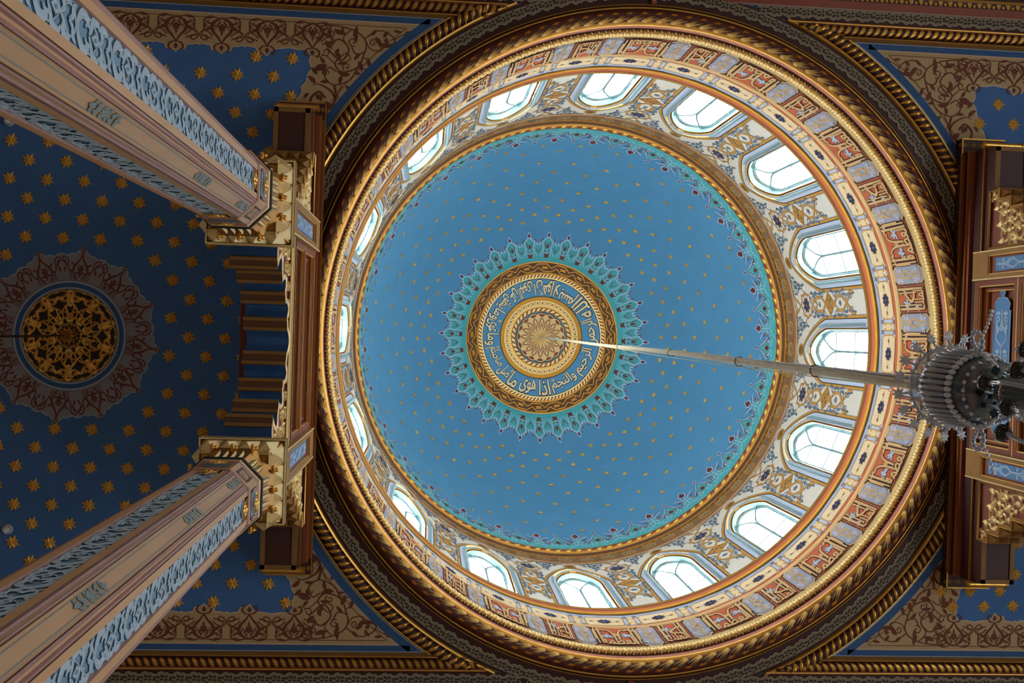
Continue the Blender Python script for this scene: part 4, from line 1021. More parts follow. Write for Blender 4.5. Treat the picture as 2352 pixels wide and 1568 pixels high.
half.stroke(cr([(0, .88), (.012, .80), (.05, .74), (.075, .68), (.06, .62), (.02, .585)], 6), np.concatenate([np.linspace(.007, .026, 15), np.linspace(.026, .008, 16)]), 'rust', .004)
half.leaf(.055, .73, .3, .06, .022, 'rust', .0042, .9); half.leaf(.075, .68, -.2, .05, .022, 'rust', .0042, -.9); half.leaf(.06, .64, 2.6, .05, .02, 'rust', .0042, .6)
half.leaf(.0, .66, .9, .07, .022, 'rust', .004, .5); half.leaf(.0, .63, .6, .05, .018, 'rust', .004, .8); half.leaf(0, .70, 1.2, .05, .016, 'rust', .004, -.3)
half.leaf(.0, .875, .5, .035, .013, 'rust', .004, 1.0); half.leaf(0, .90, .9, .03, .011, 'rust', .004, .9)
half.stroke(spiral(.045, .595, .025, .006, 2.4, -1.0, 14), .010, 'rust', .004); half.stroke(spiral(.10, .60, .022, .006, .6, 1., 14), .009, 'rust', .004)
half.stroke(cr([(.09, .63), (.125, .70), (.125, .78), (.16, .82), (.178, .79), (.165, .765), (.15, .785)], 6), .013, 'rust', .004); half.leaf(.13, .72, .7, .06, .02, 'rust', .0042, .8); half.leaf(.145, .74, 1.2, .07, .022, 'rust', .004, -.9); half.leaf(.17, .66, 1.7, .07, .022, 'rust', .004, .5)
u_ = P(); u_.items = half.items+P().put(half, aff(sx=-1)).items
u_.leaf(0, .60, PI/2, .13, .03, 'rust', .0044)
g = G()
g.pat(wr, lm)
g.pat(u_, lambda u, v, h: np.stack([v*np.cos(u/.72+.13), v*np.sin(u/.72+.13), -h], 1), np.arange(NW)*k2)
o = P()
def bandxy(o, r0, r1, m, h, n=96): o.items.append((np.array([(r*math.cos(k*TAU/n), r*math.sin(k*TAU/n), h) for k in range(n+1) for r in (r0, r1)]), np.array([(2*k, 2*k+1, 2*k+3, 2*k+2) for k in range(n)]), m, True))
bandxy(o, .570, .574, 'rust', .004); bandxy(o, .545, .566, 'grey_mid', .004); bandxy(o, .50, .545, 'ring_blue', .004); bandxy(o, .485, .50, 'grey_mid', .005); bandxy(o, .47, .487, 'beige_grey', .006)
g.pat(o, lm); g.build('painted_wreath', med, shift=False)
g = G(); o = P(); o.disc(0, 0, .475, 'lace_dark', .006, 64); g.pat(o, lm)
q = P(); m_ = 'gold'
q.stroke(cr([(0, .455), (.05, .465), (.105, .44), (.125, .38), (.10, .33), (.045, .30), (.0, .255)], 6), .020, m_, .010, ridge=.008)
q.leaf(.105, .43, -1.3, .13, .055, m_, .010, -.9, ridge=.008); q.stroke(spiral(.055, .385, .045, .012, 1.0, -1.1, 16), .022, m_, .010, ridge=.008); q.stroke(spiral(.10, .345, .022, .008, 0, 1.0, 12), .014, m_, .011)
q.leaf(.0, .42, -1.0, .08, .035, m_, .010, .5, ridge=.006); q.leaf(.02, .40, -.9, .05, .025, m_, .010, 1., ridge=.004)
q.stroke(cr([(.0, .255), (.04, .24), (.075, .20), (.06, .165), (.035, .18), (.045, .205)], 6), .017, m_, .010, ridge=.006)
q.stroke(cr([(.125, .34), (.13, .27), (.10, .22), (.085, .16)], 6), .017, m_, .010, ridge=.006); q.leaf(.115, .28, 2.1, .06, .03, m_, .010, .8, ridge=.004)
q.stroke([(0, .255), (.0, .20), (.055, .115), (.09, .07)], .014, m_, .012, ridge=.004); q.stroke([(.0, .20), (.03, .16), (.075, .13)], .012, m_, .013)
q.leaf(.13, .455, -1.0, .06, .03, m_, .010, 1.0, ridge=.005); q.disc(0, .462, .012, m_, .012, 8)
qq = P(); qq.items = q.items+P().put(q, aff(sx=-1)).items
for kk in range(10): g.pat(P().put(qq, aff(0, 0, kk*TAU/10+PI/2)), lm)
for kk in range(5): 
    a = kk*TAU/10; o = P(); o.stroke(star(0, 0, 5, .125, .062, a), .012, 'gold', .014, True, ridge=.003)
    if kk < 2: g.pat(o, lm)
g.build('gilt_openwork', med, shift=False)
rod = empty('pendant_rod', (-5.977, .115, ZC+5.5), 'thin dark rod hanging from the gilt boss in the ceiling rosette', 'rod')
g = G(); g.tube([(0, 0, 0), (0, 0, 2.5), (0, 0, 5.56)], .011, 'iron', 8); g.build('rod', rod, shift=False)
g = G(); zz = 5.56
g.lathe_s([(.0, zz-.16), (.018, zz-.155), (.022, zz-.12), (.035, zz-.11), (.05, zz-.085), (.048, zz-.06), (.065, zz-.05), (.07, zz-.02), (.06, zz)], 'gold_dark', 24)
for kk in range(10): a = kk*TAU/10; o = P(); o.leaf(.03*math.cos(a), .03*math.sin(a), a, .05, .034, 'gold', 0, 0, ridge=.012); g.pat(o, lambda u, v, h: np.stack([u, v, zz-.09-h+np.hypot(u, v)*.6], 1))
g.build('boss', rod, shift=False)
for (x, y, lb) in ((-6.638, -2.061, 'white round detector on the blue ceiling beside the shaded shaft of the upper column'), (-6.535, 2.124, 'grey round detector on the blue ceiling above the lower column')):
    d = empty('smoke_detector', (x, y, ZCEIL+ZC), lb, 'detector')
    g = G(); g.lathe_s([(.052, 0), (.052, -.018), (.044, -.026)], 'plastic', 24); g.lathe_s([(.052, 0), (.0, -.001)], 'plastic', 24); g.build('base', d, shift=False)
    g = G(); g.lathe_s([(.038, -.026), (.036, -.052), (.026, -.064), (.0, -.068)], 'plastic', 24); g.build('head', d, shift=False)
# ================================================================== ARCADE
AX, AZ = 3.63, 7.9
def fm_(u, v, h): return np.stack([.18+h, u, v-AZ], 1)
def lbox(g, h0, h1, u0, u1, v0, v1, m): g.box((.18+h0, u0, v0-AZ), (.18+h1, u1, v1-AZ), m)
arcade = empty('arcade', (-AX, .07, AZ+ZC), 'red and gold arcade of a lobed arch carried on the two tall painted columns', 'arcade')
BK = -.42
g = G()
lbox(g, BK, -.10, -.90, .90, 8.95, 11.05, 'red_brown')
for s in (1, -1):
    a, b = sorted((s*.88, s*2.27)); lbox(g, BK, -.07, a, b, 10.42, 11.05, 'red_dark')
    lbox(g, BK, -.05, *sorted((s*1.16, s*1.80)), 10.28, 10.42, 'red_dark')
# long rails
for v0, v1, h1, m in ((10.60, 10.62, -.045, 'gold_dark'), (10.62, 10.80, -.055, 'red_dark'), (10.80, 10.85, -.02, 'red_brown'), (10.85, 10.865, .0, 'gold_dark'), (10.87, 10.94, -.01, 'red_dark'), (10.94, 11.06, .022, 'red_dark'), (10.935, 10.95, .034, 'gold_dark')):
    lbox(g, h1-.016 if 'gold' in m else BK-.01, h1, -2.29, 2.29, v0, v1, m)
    if 'gold' in m: lbox(g, BK-.008, h1-.012, -2.285, 2.285, v0, v1, 'red_brown')
o = P()
for i in range(44):
    u = -2.16+.1*i; o.stroke(spiral(u, 11.0, .035, .008, 0 if i % 2 else PI, 1.2, 12), .010, 'ochre_dark', .024)
g.pat(o, fm_)
# frames between the pilasters
def frame(u0, u1, v0, v1, w, h0, h1, m, me='gold'):
    for a in ((u0, u1, v0, v0+w), (u0, u1, v1-w, v1), (u0, u0+w, v0+w, v1-w), (u1-w, u1, v0+w, v1-w)): lbox(g, h0, h1-.008, *a, 'red_brown'); lbox(g, h1-.008, h1, *a, m)
    for a in ((u0, u1, v0, v0+.010), (u0, u1, v1-.010, v1)): lbox(g, h1-.004, h1+.004, *a, me)
    e = .014
    for a in ((u0+w, u1-w, v0+w, v0+w+e), (u0+w, u1-w, v1-w-e, v1-w), (u0+w, u0+w+e, v0+w, v1-w), (u1-w-e, u1-w, v0+w, v1-w)): lbox(g, h1-.030, h1-.006, *a, me); lbox(g, h0, h1-.03, *a, 'red_brown')
frame(-.89, .89, 9.80, 10.60, .065, -.10, 0., 'red_brown'); frame(-.80, .80, 9.89, 10.51, .022, -.10, -.055, 'red_brown')
frame(-.89, .89, 9.12, 9.80, .065, -.10, 0., 'red_brown'); frame(-.80, .80, 9.21, 9.71, .022, -.10, -.055, 'red_brown')
lbox(g, -.10, -.03, -.89, .89, 9.0, 9.12, 'red_dark'); lbox(g, -.02, .012, -.89, .89, 8.95, 8.98, 'gold_pale'); lbox(g, BK-.005, -.02, -.89, .89, 8.95, 9.0, 'red_brown')
for s in (1, -1):
    # underside panel and end cap of the beam
    a, b = sorted((s*1.80, s*2.27))
    for x0, x1, y0, y1 in ((BK, -.07, a, a+.045), (BK, -.07, b-.045, b), (BK, BK+.045, a, b), (-.115, -.07, a, b)): lbox(g, x0, x1, y0, y1, 10.405, 10.42, 'ochre_dark')
    lbox(g, BK-.03, .03, *sorted((s*2.27, s*2.44)), 10.93, 11.07, 'red_dark')
    q = P(); 
    for i in range(4):
        c = -.30+.1*i; q.poly([(c-.035, s*2.37), (c, s*2.40), (c+.035, s*2.37), (c, s*2.34)], 'ochre_dark', .002); q.stroke(spiral(c+.05, s*2.37, .022, .006, 1.5, 1.1, 10), .008, 'ochre_dark', .002)
    g.pat(q, lambda u, v, h: np.stack([.18+u, v, 10.93-h-AZ], 1))
    for x0, x1, y0, y1 in ((BK-.03, .03, 2.43, 2.445), (.022, .034, 2.27, 2.44)): lbox(g, x0, x1, *sorted((s*y0, s*y1)), 10.922, 10.936, 'gold_dark')
g.build('entablature', arcade, shift=False)
for s in (1, -1):
    g = G(); y = s*2.305; g.tube([(.18+BK-.01, y, 10.55-AZ), (.18-.16, y, 10.55-AZ), (.18+.0, y, 10.55-AZ)], .032, 'gold', 16)
    for x in (BK, -.012): g.tube([(.18+x-.012, y, 10.55-AZ), (.18+x+.012, y, 10.55-AZ)], .038, 'gold_dark', 16)
    g.build('gold_roll', arcade, shift=False)
# blue cartouches in the two long panels
def vine(o, L, hw, m1, m2, h):
    n = max(1, round(L/.36)); w = L/n
    for i in range(n):
        x = -L/2+w*(i+.5)
        for s in (1, -1):
            o.stroke(cr([(x-w*.5, 0), (x-w*.25, s*hw*.72), (x, s*hw*.25), (x+w*.25, -s*hw*.0), (x+w*.5, 0)], 5), .024, m2, h, ridge=.005)
            o.stroke(spiral(x+w*.22, s*hw*.52, hw*.30, hw*.08, PI if s > 0 else PI, -s*1.1, 18), .022, m2, h, ridge=.005)
            o.leaf(x-w*.1, s*hw*.35, s*.9, hw*.85, hw*.36, m2, h, -s*.8, ridge=.006); o.leaf(x+w*.02, s*hw*.3, s*2.3, hw*.8, hw*.34, m2, h, s*.9, ridge=.006)
            o.leaf(x+w*.36, s*hw*.2, s*1.2, hw*.7, hw*.32, m2, h, s*.8, ridge=.005)
        o.poly([(x-.04, 0), (x, hw*.28), (x+.04, 0), (x, -hw*.28)], m2, h+.003); o.poly([(x-.015, 0), (x, hw*.1), (x+.015, 0), (x, -hw*.1)], m1, h+.005)
def cart_outline(L, hw):
    t = [(-L-.13, 0), (-L-.085, .05), (-L-.04, .02), (-L-.03, hw*.55), (-L+.03, hw*.95), (-L+.09, hw*.80), (-L+.10, hw*1.05), (-L+.14, hw), (L-.14, hw), (L-.10, hw*1.05), (L-.09, hw*.80), (L-.03, hw*.95), (L+.03, hw*.55), (L+.04, .02), (L+.085, .05), (L+.13, 0)]
    return t+[(x, -y) for x, y in t[::-1][1:-1]]
for vz, hw in ((10.19, .155), (9.46, .14)):
    g = G(); o = P(); ol = cart_outline(.66, hw); o.poly([(x, vz+y) for x, y in ol], 'cartouche', -.072); 
    w_ = P(); vine(w_, 1.16, hw*.85, 'cartouche', 'cartouche_light', -.070); o.put(w_, aff(0, vz)); o.stroke([(x, vz+y) for x, y in ol], .012, 'cartouche_light', -.069, True, ridge=.003)
    g.pat(o, fm_); lbox(g, -.10, -.074, -.55, .55, vz-hw*.7, vz+hw*.7, 'cartouche'); g.build('blue_cartouche', arcade, shift=False)
# pilasters above the columns
for s in (1, -1):
    g = G(); c = s*1.03; lbox(g, BK-.02, .008, c-.15, c+.15, AZ+.03, 10.60, 'red_brown')
    for u0, u1, v0, v1 in ((c-.15, c-.10, AZ+.03, 10.60), (c+.10, c+.15, AZ+.03, 10.60), (c-.10, c+.10, AZ+.03, 8.86), (c-.10, c+.10, 10.30, 10.60)): lbox(g, 0, .040, u0, u1, v0, v1, 'ochre')
    for u in (c-.10, c+.088): lbox(g, 0, .034, u, u+.012, 8.86, 10.30, 'gold')
    for v in (8.86, 10.288): lbox(g, 0, .034, c-.10, c+.10, v, v+.012, 'gold')
    lbox(g, 0, .046, c-.15, c-.138, AZ+.03, 10.60, 'gold_pale'); lbox(g, 0, .046, c+.138, c+.15, AZ+.03, 10.60, 'gold_pale')
    p_ = g.build('pilaster', arcade, shift=False)
    g = G(); o = P(); lbox(g, .006, .014, c-.066, c+.066, 8.99, 10.20, 'cartouche')
    w_ = P(); vine(w_, 1.16, .062, 'cartouche', 'cartouche_light', .016); o.put(w_, aff(c, 9.585, PI/2)); g.pat(o, fm_); g.build('blue_panel', p_, shift=False)
# stepped brackets
NS, DU, DV = 6, .105, .215
for s in (1, -1):
    st = [(1.18, 10.40), (1.81, 10.40), (1.81, 10.20)]
    for k in range(NS): u = 1.81-DU*k; v = 10.20-DV*k; st += [(u-DU, v), (u-DU, v-DV)]
    st = st[:-1]+[(1.18, st[-2][1])] if st[-1][0] > 1.18 else st
    pl = [(s*u, v) for u, v in st]
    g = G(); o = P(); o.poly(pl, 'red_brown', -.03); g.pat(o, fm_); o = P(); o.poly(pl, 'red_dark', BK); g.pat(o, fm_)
    n = len(pl)
    for i in range(n):
        a, b = pl[i], pl[(i+1) % n]; g.add([(.18+BK, a[0], a[1]-AZ), (.18-.005, a[0], a[1]-AZ), (.18-.005, b[0], b[1]-AZ), (.18+BK, b[0], b[1]-AZ)], [(0, 1, 2, 3)], 'ochre_dark')
    o = P(); steps = pl[2:]
    for d_, w_, m, h in ((.012, .026, 'ochre', -.004), (.002, .010, 'gold', .0), (.030, .008, 'gold', -.004)):
        off = [(u-s*d_, v+d_) for u, v in steps]; o.stroke(off, w_, m, h, ridge=.006)
    for d_, w_, m in ((.015, .03, 'ochre'), (.035, .008, 'gold'), (.0, .008, 'gold')):
        o.stroke([(s*(1.18+d_), 9.0), (s*(1.18+d_), 10.40-d_), (s*(1.81-d_), 10.40-d_), (s*(1.81-d_), 10.20)], w_, m, -.002, ridge=.006)
    g.pat(o, fm_); br = g.build('stepped_bracket', arcade, shift=False)
    g = G(); o = P(); A = lambda *a, **k: None
    def sc(pts, w, prof=None): o.stroke(cr([(s*u, v) for u, v in pts], 6), w, 'gold_pale', -.028, prof=prof, ridge=.012)
    def lf(u, v, a, L, W, b): o.leaf(s*u, v, a if s > 0 else PI-a, L*1.15, W*1.5, 'gold_pale', -.027, b*s, ridge=.016)
    for (u, v, r) in ((1.33, 10.10, .09), (1.50, 10.14, .085), (1.34, 9.84, .09), (1.31, 9.60, .075), (1.52, 9.95, .07), (1.66, 10.22, .065), (1.27, 9.38, .05), (1.42, 9.98, .05), (1.60, 10.06, .05), (1.25, 9.98, .05), (1.42, 9.80, .045), (1.74, 10.33, .035)):
        o.stroke(spiral(s*u, v, r, r*.25, .5 if s > 0 else PI-.5, s*1.25, 30), .030, 'gold_pale', -.028, ridge=.012)
        lf(u+.03, v-.02, .8, r*1.3, .045, 1.0); lf(u-.02, v+.03, 2.4, r*1.2, .042, -.9); lf(u, v-r*.8, -1.9, r*1.2, .040, .8)
    sc([(1.25, 9.2), (1.28, 9.45), (1.24, 9.7), (1.30, 9.98), (1.42, 10.12), (1.58, 10.20), (1.74, 10.32)], .024)
    g.pat(o, fm_); g.build('gilt_scrollwork', br, shift=False)
    for k in range(NS):
        u = s*(1.81-DU*k-DU/2); v = 10.20-DV*k
        for hh in (-.065, -.18, -.295):
            g = G(); x = .18+hh; b = .048
            g.add([(x-b-.006, u-b, v-AZ), (x+b+.006, u-b, v-AZ), (x+b+.006, u+b, v-AZ), (x-b-.006, u+b, v-AZ), (x, u, v-.085-AZ)], [(0, 1, 4), (1, 2, 4), (2, 3, 4), (3, 0, 4)], 'ochre'); g.build('nailhead', br, shift=False)
# lobed arch
half_ = [(.60, .045, 8.02), (.51, .05, 8.30), (.355, .05, 8.51), (.145, .055, 8.66)]
pts = [(.86, AZ+.03), (.80, AZ+.06)]
def lobe(a, b, bulge):
    mx, mz = (a[0]+b[0])/2, (a[1]+b[1])/2; d = np.array([mx*.9, mz-7.75]); d /= np.linalg.norm(d); c = np.array([mx, mz])+d*bulge*2
    t = np.linspace(0, 1, 9)[1:-1, None]; return [tuple(x) for x in (1-t)**2*np.array(a)+2*t*(1-t)*c+t*t*np.array(b)]
seg = []
ends = []
for (u, w, z) in half_: ends.append(((u+w*.75, z-w*.45), (u-w*.75, z+w*.25)))
cur = pts[-1]
for a, b in ends: seg += lobe(cur, a, .13)+[a, b]; cur = b
mid = lobe(cur, (-cur[0], cur[1]), .14)
right = pts+seg; intr = right+mid+[(-u, z) for u, z in right[::-1]]
g = G(); o = P(); TH = -.34
face = [(u, v) for u, v in intr]+[(-.89, AZ+.03), (-.89, 8.95), (.89, 8.95), (.89, AZ+.03)]
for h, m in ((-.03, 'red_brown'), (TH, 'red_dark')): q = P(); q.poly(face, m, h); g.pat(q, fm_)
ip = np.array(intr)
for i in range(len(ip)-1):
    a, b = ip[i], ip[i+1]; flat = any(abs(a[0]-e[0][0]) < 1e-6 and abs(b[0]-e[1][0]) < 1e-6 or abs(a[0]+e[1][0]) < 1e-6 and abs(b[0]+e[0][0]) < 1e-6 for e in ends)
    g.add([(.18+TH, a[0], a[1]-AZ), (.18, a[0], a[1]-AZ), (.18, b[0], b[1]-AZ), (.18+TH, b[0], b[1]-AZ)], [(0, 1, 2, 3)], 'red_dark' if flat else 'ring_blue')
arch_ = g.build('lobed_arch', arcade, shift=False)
for (a, b) in ends:                                  # the flat ribs on the cusps, with gold fillets
    for s in (1, -1):
        g = G(); A_, B_ = np.array((s*a[0], a[1])), np.array((s*b[0], b[1])); d = (B_-A_); L = np.linalg.norm(d); d /= L; nrm = np.array([-d[1], d[0]]); nrm = nrm*(-1 if nrm[1] > 0 else 1)
        for t0, t1, dep, m in ((-.012, .016, .022, 'ochre_dark'), (.016, L-.016, .010, 'brown'), (L-.016, L+.012, .022, 'ochre_dark')):
            q = [A_+d*t0, A_+d*t1, A_+d*t1+nrm*dep, A_+d*t0+nrm*dep]
            v = [(.18+x, p[0], p[1]-AZ) for x in (TH-.005, .006) for p in q]
            g.add(v, [(0, 1, 2, 3), (7, 6, 5, 4), (0, 4, 5, 1), (1, 5, 6, 2), (2, 6, 7, 3), (3, 7, 4, 0)], m)
        g.build('cusp_rib', arch_, shift=False)
g = G(); o = P()
sm = ip[2:-2]
up = offset(sm, -.02) if offset(sm, -.02)[len(sm)//2, 1] > sm[len(sm)//2, 1] else offset(sm, .02)
o.stroke(sm, .012, 'grey_blue', .004); o.stroke(up, .030, 'gold_pale', .004, ridge=.008)
for pl in ([(.87, 8.0), (.87, 8.93), (-.87, 8.93), (-.87, 8.0)], [(.835, 8.15), (.835, 8.90), (-.835, 8.90), (-.835, 8.15)]): o.stroke(pl, .018, 'gold_pale', -.004, ridge=.010)
g.pat(o, fm_); g.build('gold_archivolt', arch_, shift=False)
for s in (1, -1):
    g = G(); o = P()
    for (u, v, r) in ((.74, 8.76, .07), (.76, 8.58, .06), (.60, 8.82, .055), (.62, 8.67, .05), (.72, 8.44, .045), (.46, 8.84, .04), (.32, 8.86, .032), (.76, 8.32, .035)):
        o.stroke(spiral(s*u, v, r, r*.25, .5 if s > 0 else PI-.5, s*1.2, 16), .020, 'gold_pale', -.026, ridge=.018)
        for a, b in ((.7, 1.), (2.4, -.9), (4.2, .8)): o.leaf(s*(u+.5*r*math.cos(a)), v+.5*r*math.sin(a), a if s > 0 else PI-a, r*1.2, .032, 'gold_pale', -.026, b*s, ridge=.018)
    g.pat(o, fm_); g.build('spandrel_scroll_pattern', arch_, shift=False)

a2 = copy_tree(arcade); a2.location = (AX-.01, .11, AZ+ZC); a2.rotation_euler = (0, 0, PI)
a2['label'] = 'red and gold arcade beam with blue cartouches behind the crystal chandelier'

# ================================================================== COLUMNS
def octo(a, w): return [(a, -w), (a, w), (w, a), (-w, a), (-a, w), (-a, -w), (-w, -a), (w, -a)]
def loft(g, rows, mats):
    for k in range(len(rows)-1):
        (z0, a0, w0), (z1, a1, w1) = rows[k], rows[k+1]; p, q = octo(a0, w0), octo(a1, w1)
        g.add([(x, y, z0) for x, y in p]+[(x, y, z1) for x, y in q], [(i, (i+1) % 8, 8+(i+1) % 8, 8+i) for i in range(8)], mats[k] if isinstance(mats, list) else mats)
def fmap(phi, a_of, us=1.):
    c, s = math.cos(phi), math.sin(phi)
    def fn(u, v, h): d = a_of(v)+h; u = u*us; return np.stack([c*d-s*u, s*d+c*u, v], 1)
    return fn
SH0, SH1, A0, A1 = .75, 6.72+ZC, .228, .214
US = .93
aw = lambda z: A0+(A1-A0)*(np.asarray(z)-SH0)/(SH1-SH0)
col = empty('column', (-3.63, .07-1.03, 0.), 'tall painted octagonal column with blue arabesque panels, the upper of the two', 'column', 'painted columns under the arcade')
wf, wd = .6, None
g = G(); K = .60
loft(g, [(SH0, aw(SH0), aw(SH0)*K), (SH1, aw(SH1), aw(SH1)*K)], 'col_ochre')
o = P()                                             # mouldings of an axis face in fractions of its half width .14
for s in (1, -1):
    def st_(u0, h0, u1, h1, m): o.items.append((np.array([(s*u0, SH0, h0), (s*u1, SH0, h1), (s*u1, SH1, h1), (s*u0, SH1, h0)]), np.array([(0, 1, 2, 3)]), m, False))
    st_(.073, .002, .079, .016, 'col_pink'); st_(.079, .016, .118, .016, 'col_ochre'); st_(.118, .016, .121, .011, 'brown'); st_(.121, .011, .131, .011, 'col_pink'); st_(.131, .011, .138, -.004, 'col_pink')
for k in range(4): g.pat(o, fmap(k*PI/2, aw, US))
o = P()
for s in (1, -1):
    def st_(u0, h0, u1, h1, m): o.items.append((np.array([(s*u0, SH0, h0), (s*u1, SH0, h1), (s*u1, SH1, h1), (s*u0, SH1, h0)]), np.array([(0, 1, 2, 3)]), m, False))
    st_(.042, .001, .047, .010, 'brown'); st_(.047, .010, .055, .010, 'col_pink'); st_(.055, .010, .060, -.006, 'col_pink')
    st_(.025, .002, .029, .002, 'col_line')
dgf = lambda z: (aw(z)+aw(z)*K)/math.sqrt(2)
for z in (6.55, 5.42, 3.80, 2.18, .56):
    zz = z+ZC
    for s in (1, -1):
        for sg in (1, -1):
            for t in (0, .055, .105): o.stroke(spiral(s*.012, zz+sg*(.03+t), .016, .004, .3, s*1.2, 10), .010, 'col_line', .004)
            o.leaf(s*.004, zz+sg*.05, PI/2*sg-s*.5, .07, .016, 'col_line', .0045, s*.5); o.leaf(0, zz+sg*.11, PI/2*sg, .07, .020, 'col_line', .0045)
    o.poly([(.024, zz), (0, zz+.04), (-.024, zz), (0, zz-.04)], 'col_line', .004)
for k in range(4): g.pat(o, fmap(k*PI/2+PI/4, dgf))
shaft = g.build('shaft', col, shift=False)
def arab(L):
    o = P(); n = round(L/.36); w = L/n; k = w/.36
    for i in range(n):
        y = SH0+.15+w*(i+.5)
        Q = lambda pts, s: cr([(s*a, y+b*k) for a, b in pts], 6)
        for s in (1, -1):
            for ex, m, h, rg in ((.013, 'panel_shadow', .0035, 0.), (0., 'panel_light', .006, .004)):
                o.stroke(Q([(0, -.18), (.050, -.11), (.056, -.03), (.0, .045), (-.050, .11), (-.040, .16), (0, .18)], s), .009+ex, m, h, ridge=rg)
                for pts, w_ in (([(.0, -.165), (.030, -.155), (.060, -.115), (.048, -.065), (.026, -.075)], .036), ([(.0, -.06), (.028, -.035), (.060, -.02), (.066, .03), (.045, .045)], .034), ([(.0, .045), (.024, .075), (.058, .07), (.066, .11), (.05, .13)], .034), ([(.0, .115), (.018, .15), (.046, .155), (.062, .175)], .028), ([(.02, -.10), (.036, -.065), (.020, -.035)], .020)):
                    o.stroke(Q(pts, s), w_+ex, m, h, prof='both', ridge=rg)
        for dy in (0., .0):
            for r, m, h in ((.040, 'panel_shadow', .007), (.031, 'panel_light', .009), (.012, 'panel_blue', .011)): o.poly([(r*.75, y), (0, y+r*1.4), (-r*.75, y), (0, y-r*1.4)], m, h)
    return o
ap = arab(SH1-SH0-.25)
def fret(z, sc=1.):                                    # gilt interlace at the head of a panel
    o = P()
    for s in (1, -1):
        o.stroke(arc(s*.022*sc, z, .022*sc, 0, TAU*.97, 14), .009*sc, 'gold', .020, True, ridge=.006); o.stroke(arc(0, z+s*.024*sc, .020*sc, 0, TAU*.97, 14), .009*sc, 'gold', .022, True, ridge=.006)
        o.stroke([(s*.060*sc, z+.045*sc), (s*.03*sc, z+.02*sc), (s*.06*sc, z-.02*sc), (0, z-.075*sc)], .010*sc, 'gold', .018, ridge=.006)
    return o
for k in range(4):
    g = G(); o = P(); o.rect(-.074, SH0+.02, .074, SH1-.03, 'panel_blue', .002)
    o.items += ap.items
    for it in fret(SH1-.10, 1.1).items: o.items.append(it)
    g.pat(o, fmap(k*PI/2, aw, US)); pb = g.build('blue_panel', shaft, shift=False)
g = G(); z1 = SH1
loft(g, [(z1, .232, .112), (z1+.02, .240, .116), (z1+.30, .240, .116), (z1+.33, .25, .12)], ['col_pink', 'col_ochre', 'col_pink'])
o = P(); c_ = z1+.165
for a in ((-.10, .10, c_-.105, c_-.085), (-.10, .10, c_+.085, c_+.105), (-.10, -.08, c_-.105, c_+.105), (.08, .10, c_-.105, c_+.105)): o.rect(a[0], a[2], a[1], a[3], 'col_pink', .010)
o.rect(-.08, c_-.085, .08, c_+.085, 'panel_blue', .002); o.items += fret(c_, 1.).items; o.stroke([(-.07, c_), (.07, c_)], .010, 'gold', .016, ridge=.006)
for k in range(4): g.pat(o, fmap(k*PI/2, lambda z: .240+0*np.asarray(z)))
o = P()
for a in ((-.05, .05, c_-.10, c_-.08), (-.05, .05, c_+.08, c_+.10), (-.05, -.035, c_-.10, c_+.10), (.035, .05, c_-.10, c_+.10)): o.rect(a[0], a[2], a[1], a[3], 'brown', .008)
o.poly(star(0, c_, 6, .032, .014), 'col_line', .003)
for k in range(4): g.pat(o, fmap(k*PI/2+PI/4, lambda z: .2517+0*np.asarray(z)))
g.build('neck', col, shift=False)
g = G(); z2 = z1+.33
loft(g, [(z2, .25, .119), (z2+.015, .256, .122), (z2+.03, .256, .122), (z2+.035, .266, .127), (z2+.075, .266, .127), (z2+.08, .258, .123), (z2+.10, .252, .120)], ['gold_pale', 'gold', 'black', 'black', 'cream', 'gold_dark'])
g.build('collar', col, shift=False)
g = G(); z3 = z2+.10; zb1 = z3+.38
rows = [(z3+.38*t, .235+.045*t**1.6, .112+.030*t**1.6) for t in np.linspace(0, 1, 7)]; loft(g, rows, 'gold_dark')
ba = lambda z: .235+.045*np.clip((np.asarray(z)-z3)/.38, 0, 1)**1.6
o = P()
for i in range(4):
    u = -.081+.054*i; ys = np.linspace(z3+.03, z3+.27, 7); o.stroke(np.stack([np.full(7, u), ys], 1), np.array([.034, .04, .04, .04, .04, .036, .012]), 'black', .002); o.stroke(np.stack([np.full(7, u), ys], 1), np.array([.022, .028, .028, .028, .028, .024, .006]), 'gold_pale', .004, ridge=.014)
for k in range(4): g.pat(o, fmap(k*PI/2, ba))
bd_ = lambda z: (ba(z)+.112+.030*np.clip((np.asarray(z)-z3)/.38, 0, 1)**1.6)/math.sqrt(2)
o = P()
for u in (-.028, .028):
    ys = np.linspace(z3+.03, z3+.25, 7); o.stroke(np.stack([np.full(7, u), ys], 1), np.array([.034, .04, .04, .04, .04, .036, .012]), 'black', .002); o.stroke(np.stack([np.full(7, u), ys], 1), np.array([.022, .028, .028, .028, .028, .024, .006]), 'gold_pale', .004, ridge=.014)
for k in range(4): g.pat(o, fmap(k*PI/2+PI/4, bd_))
bell = g.build('fluted_bell', col, shift=False)
def ball(g, c, r, m, n=8):
    T = np.linspace(.05, PI-.05, 6); g.lathe_s([(r*math.sin(t), r*math.cos(t)) for t in T], m, n, c[0], c[1], c[2])
for (x, y) in octo(.288, .140)+[(.288, 0), (0, .288), (-.288, 0), (0, -.288)]:
    g = G(); zz = zb1-.06
    for k in range(3): ball(g, (x*1.0+.016*math.cos(k*2.1), y+.016*math.sin(k*2.1), zz), .017, 'gold')
    ball(g, (x, y, zz-.016), .015, 'gold'); g.build('bead_cluster', bell, shift=False)
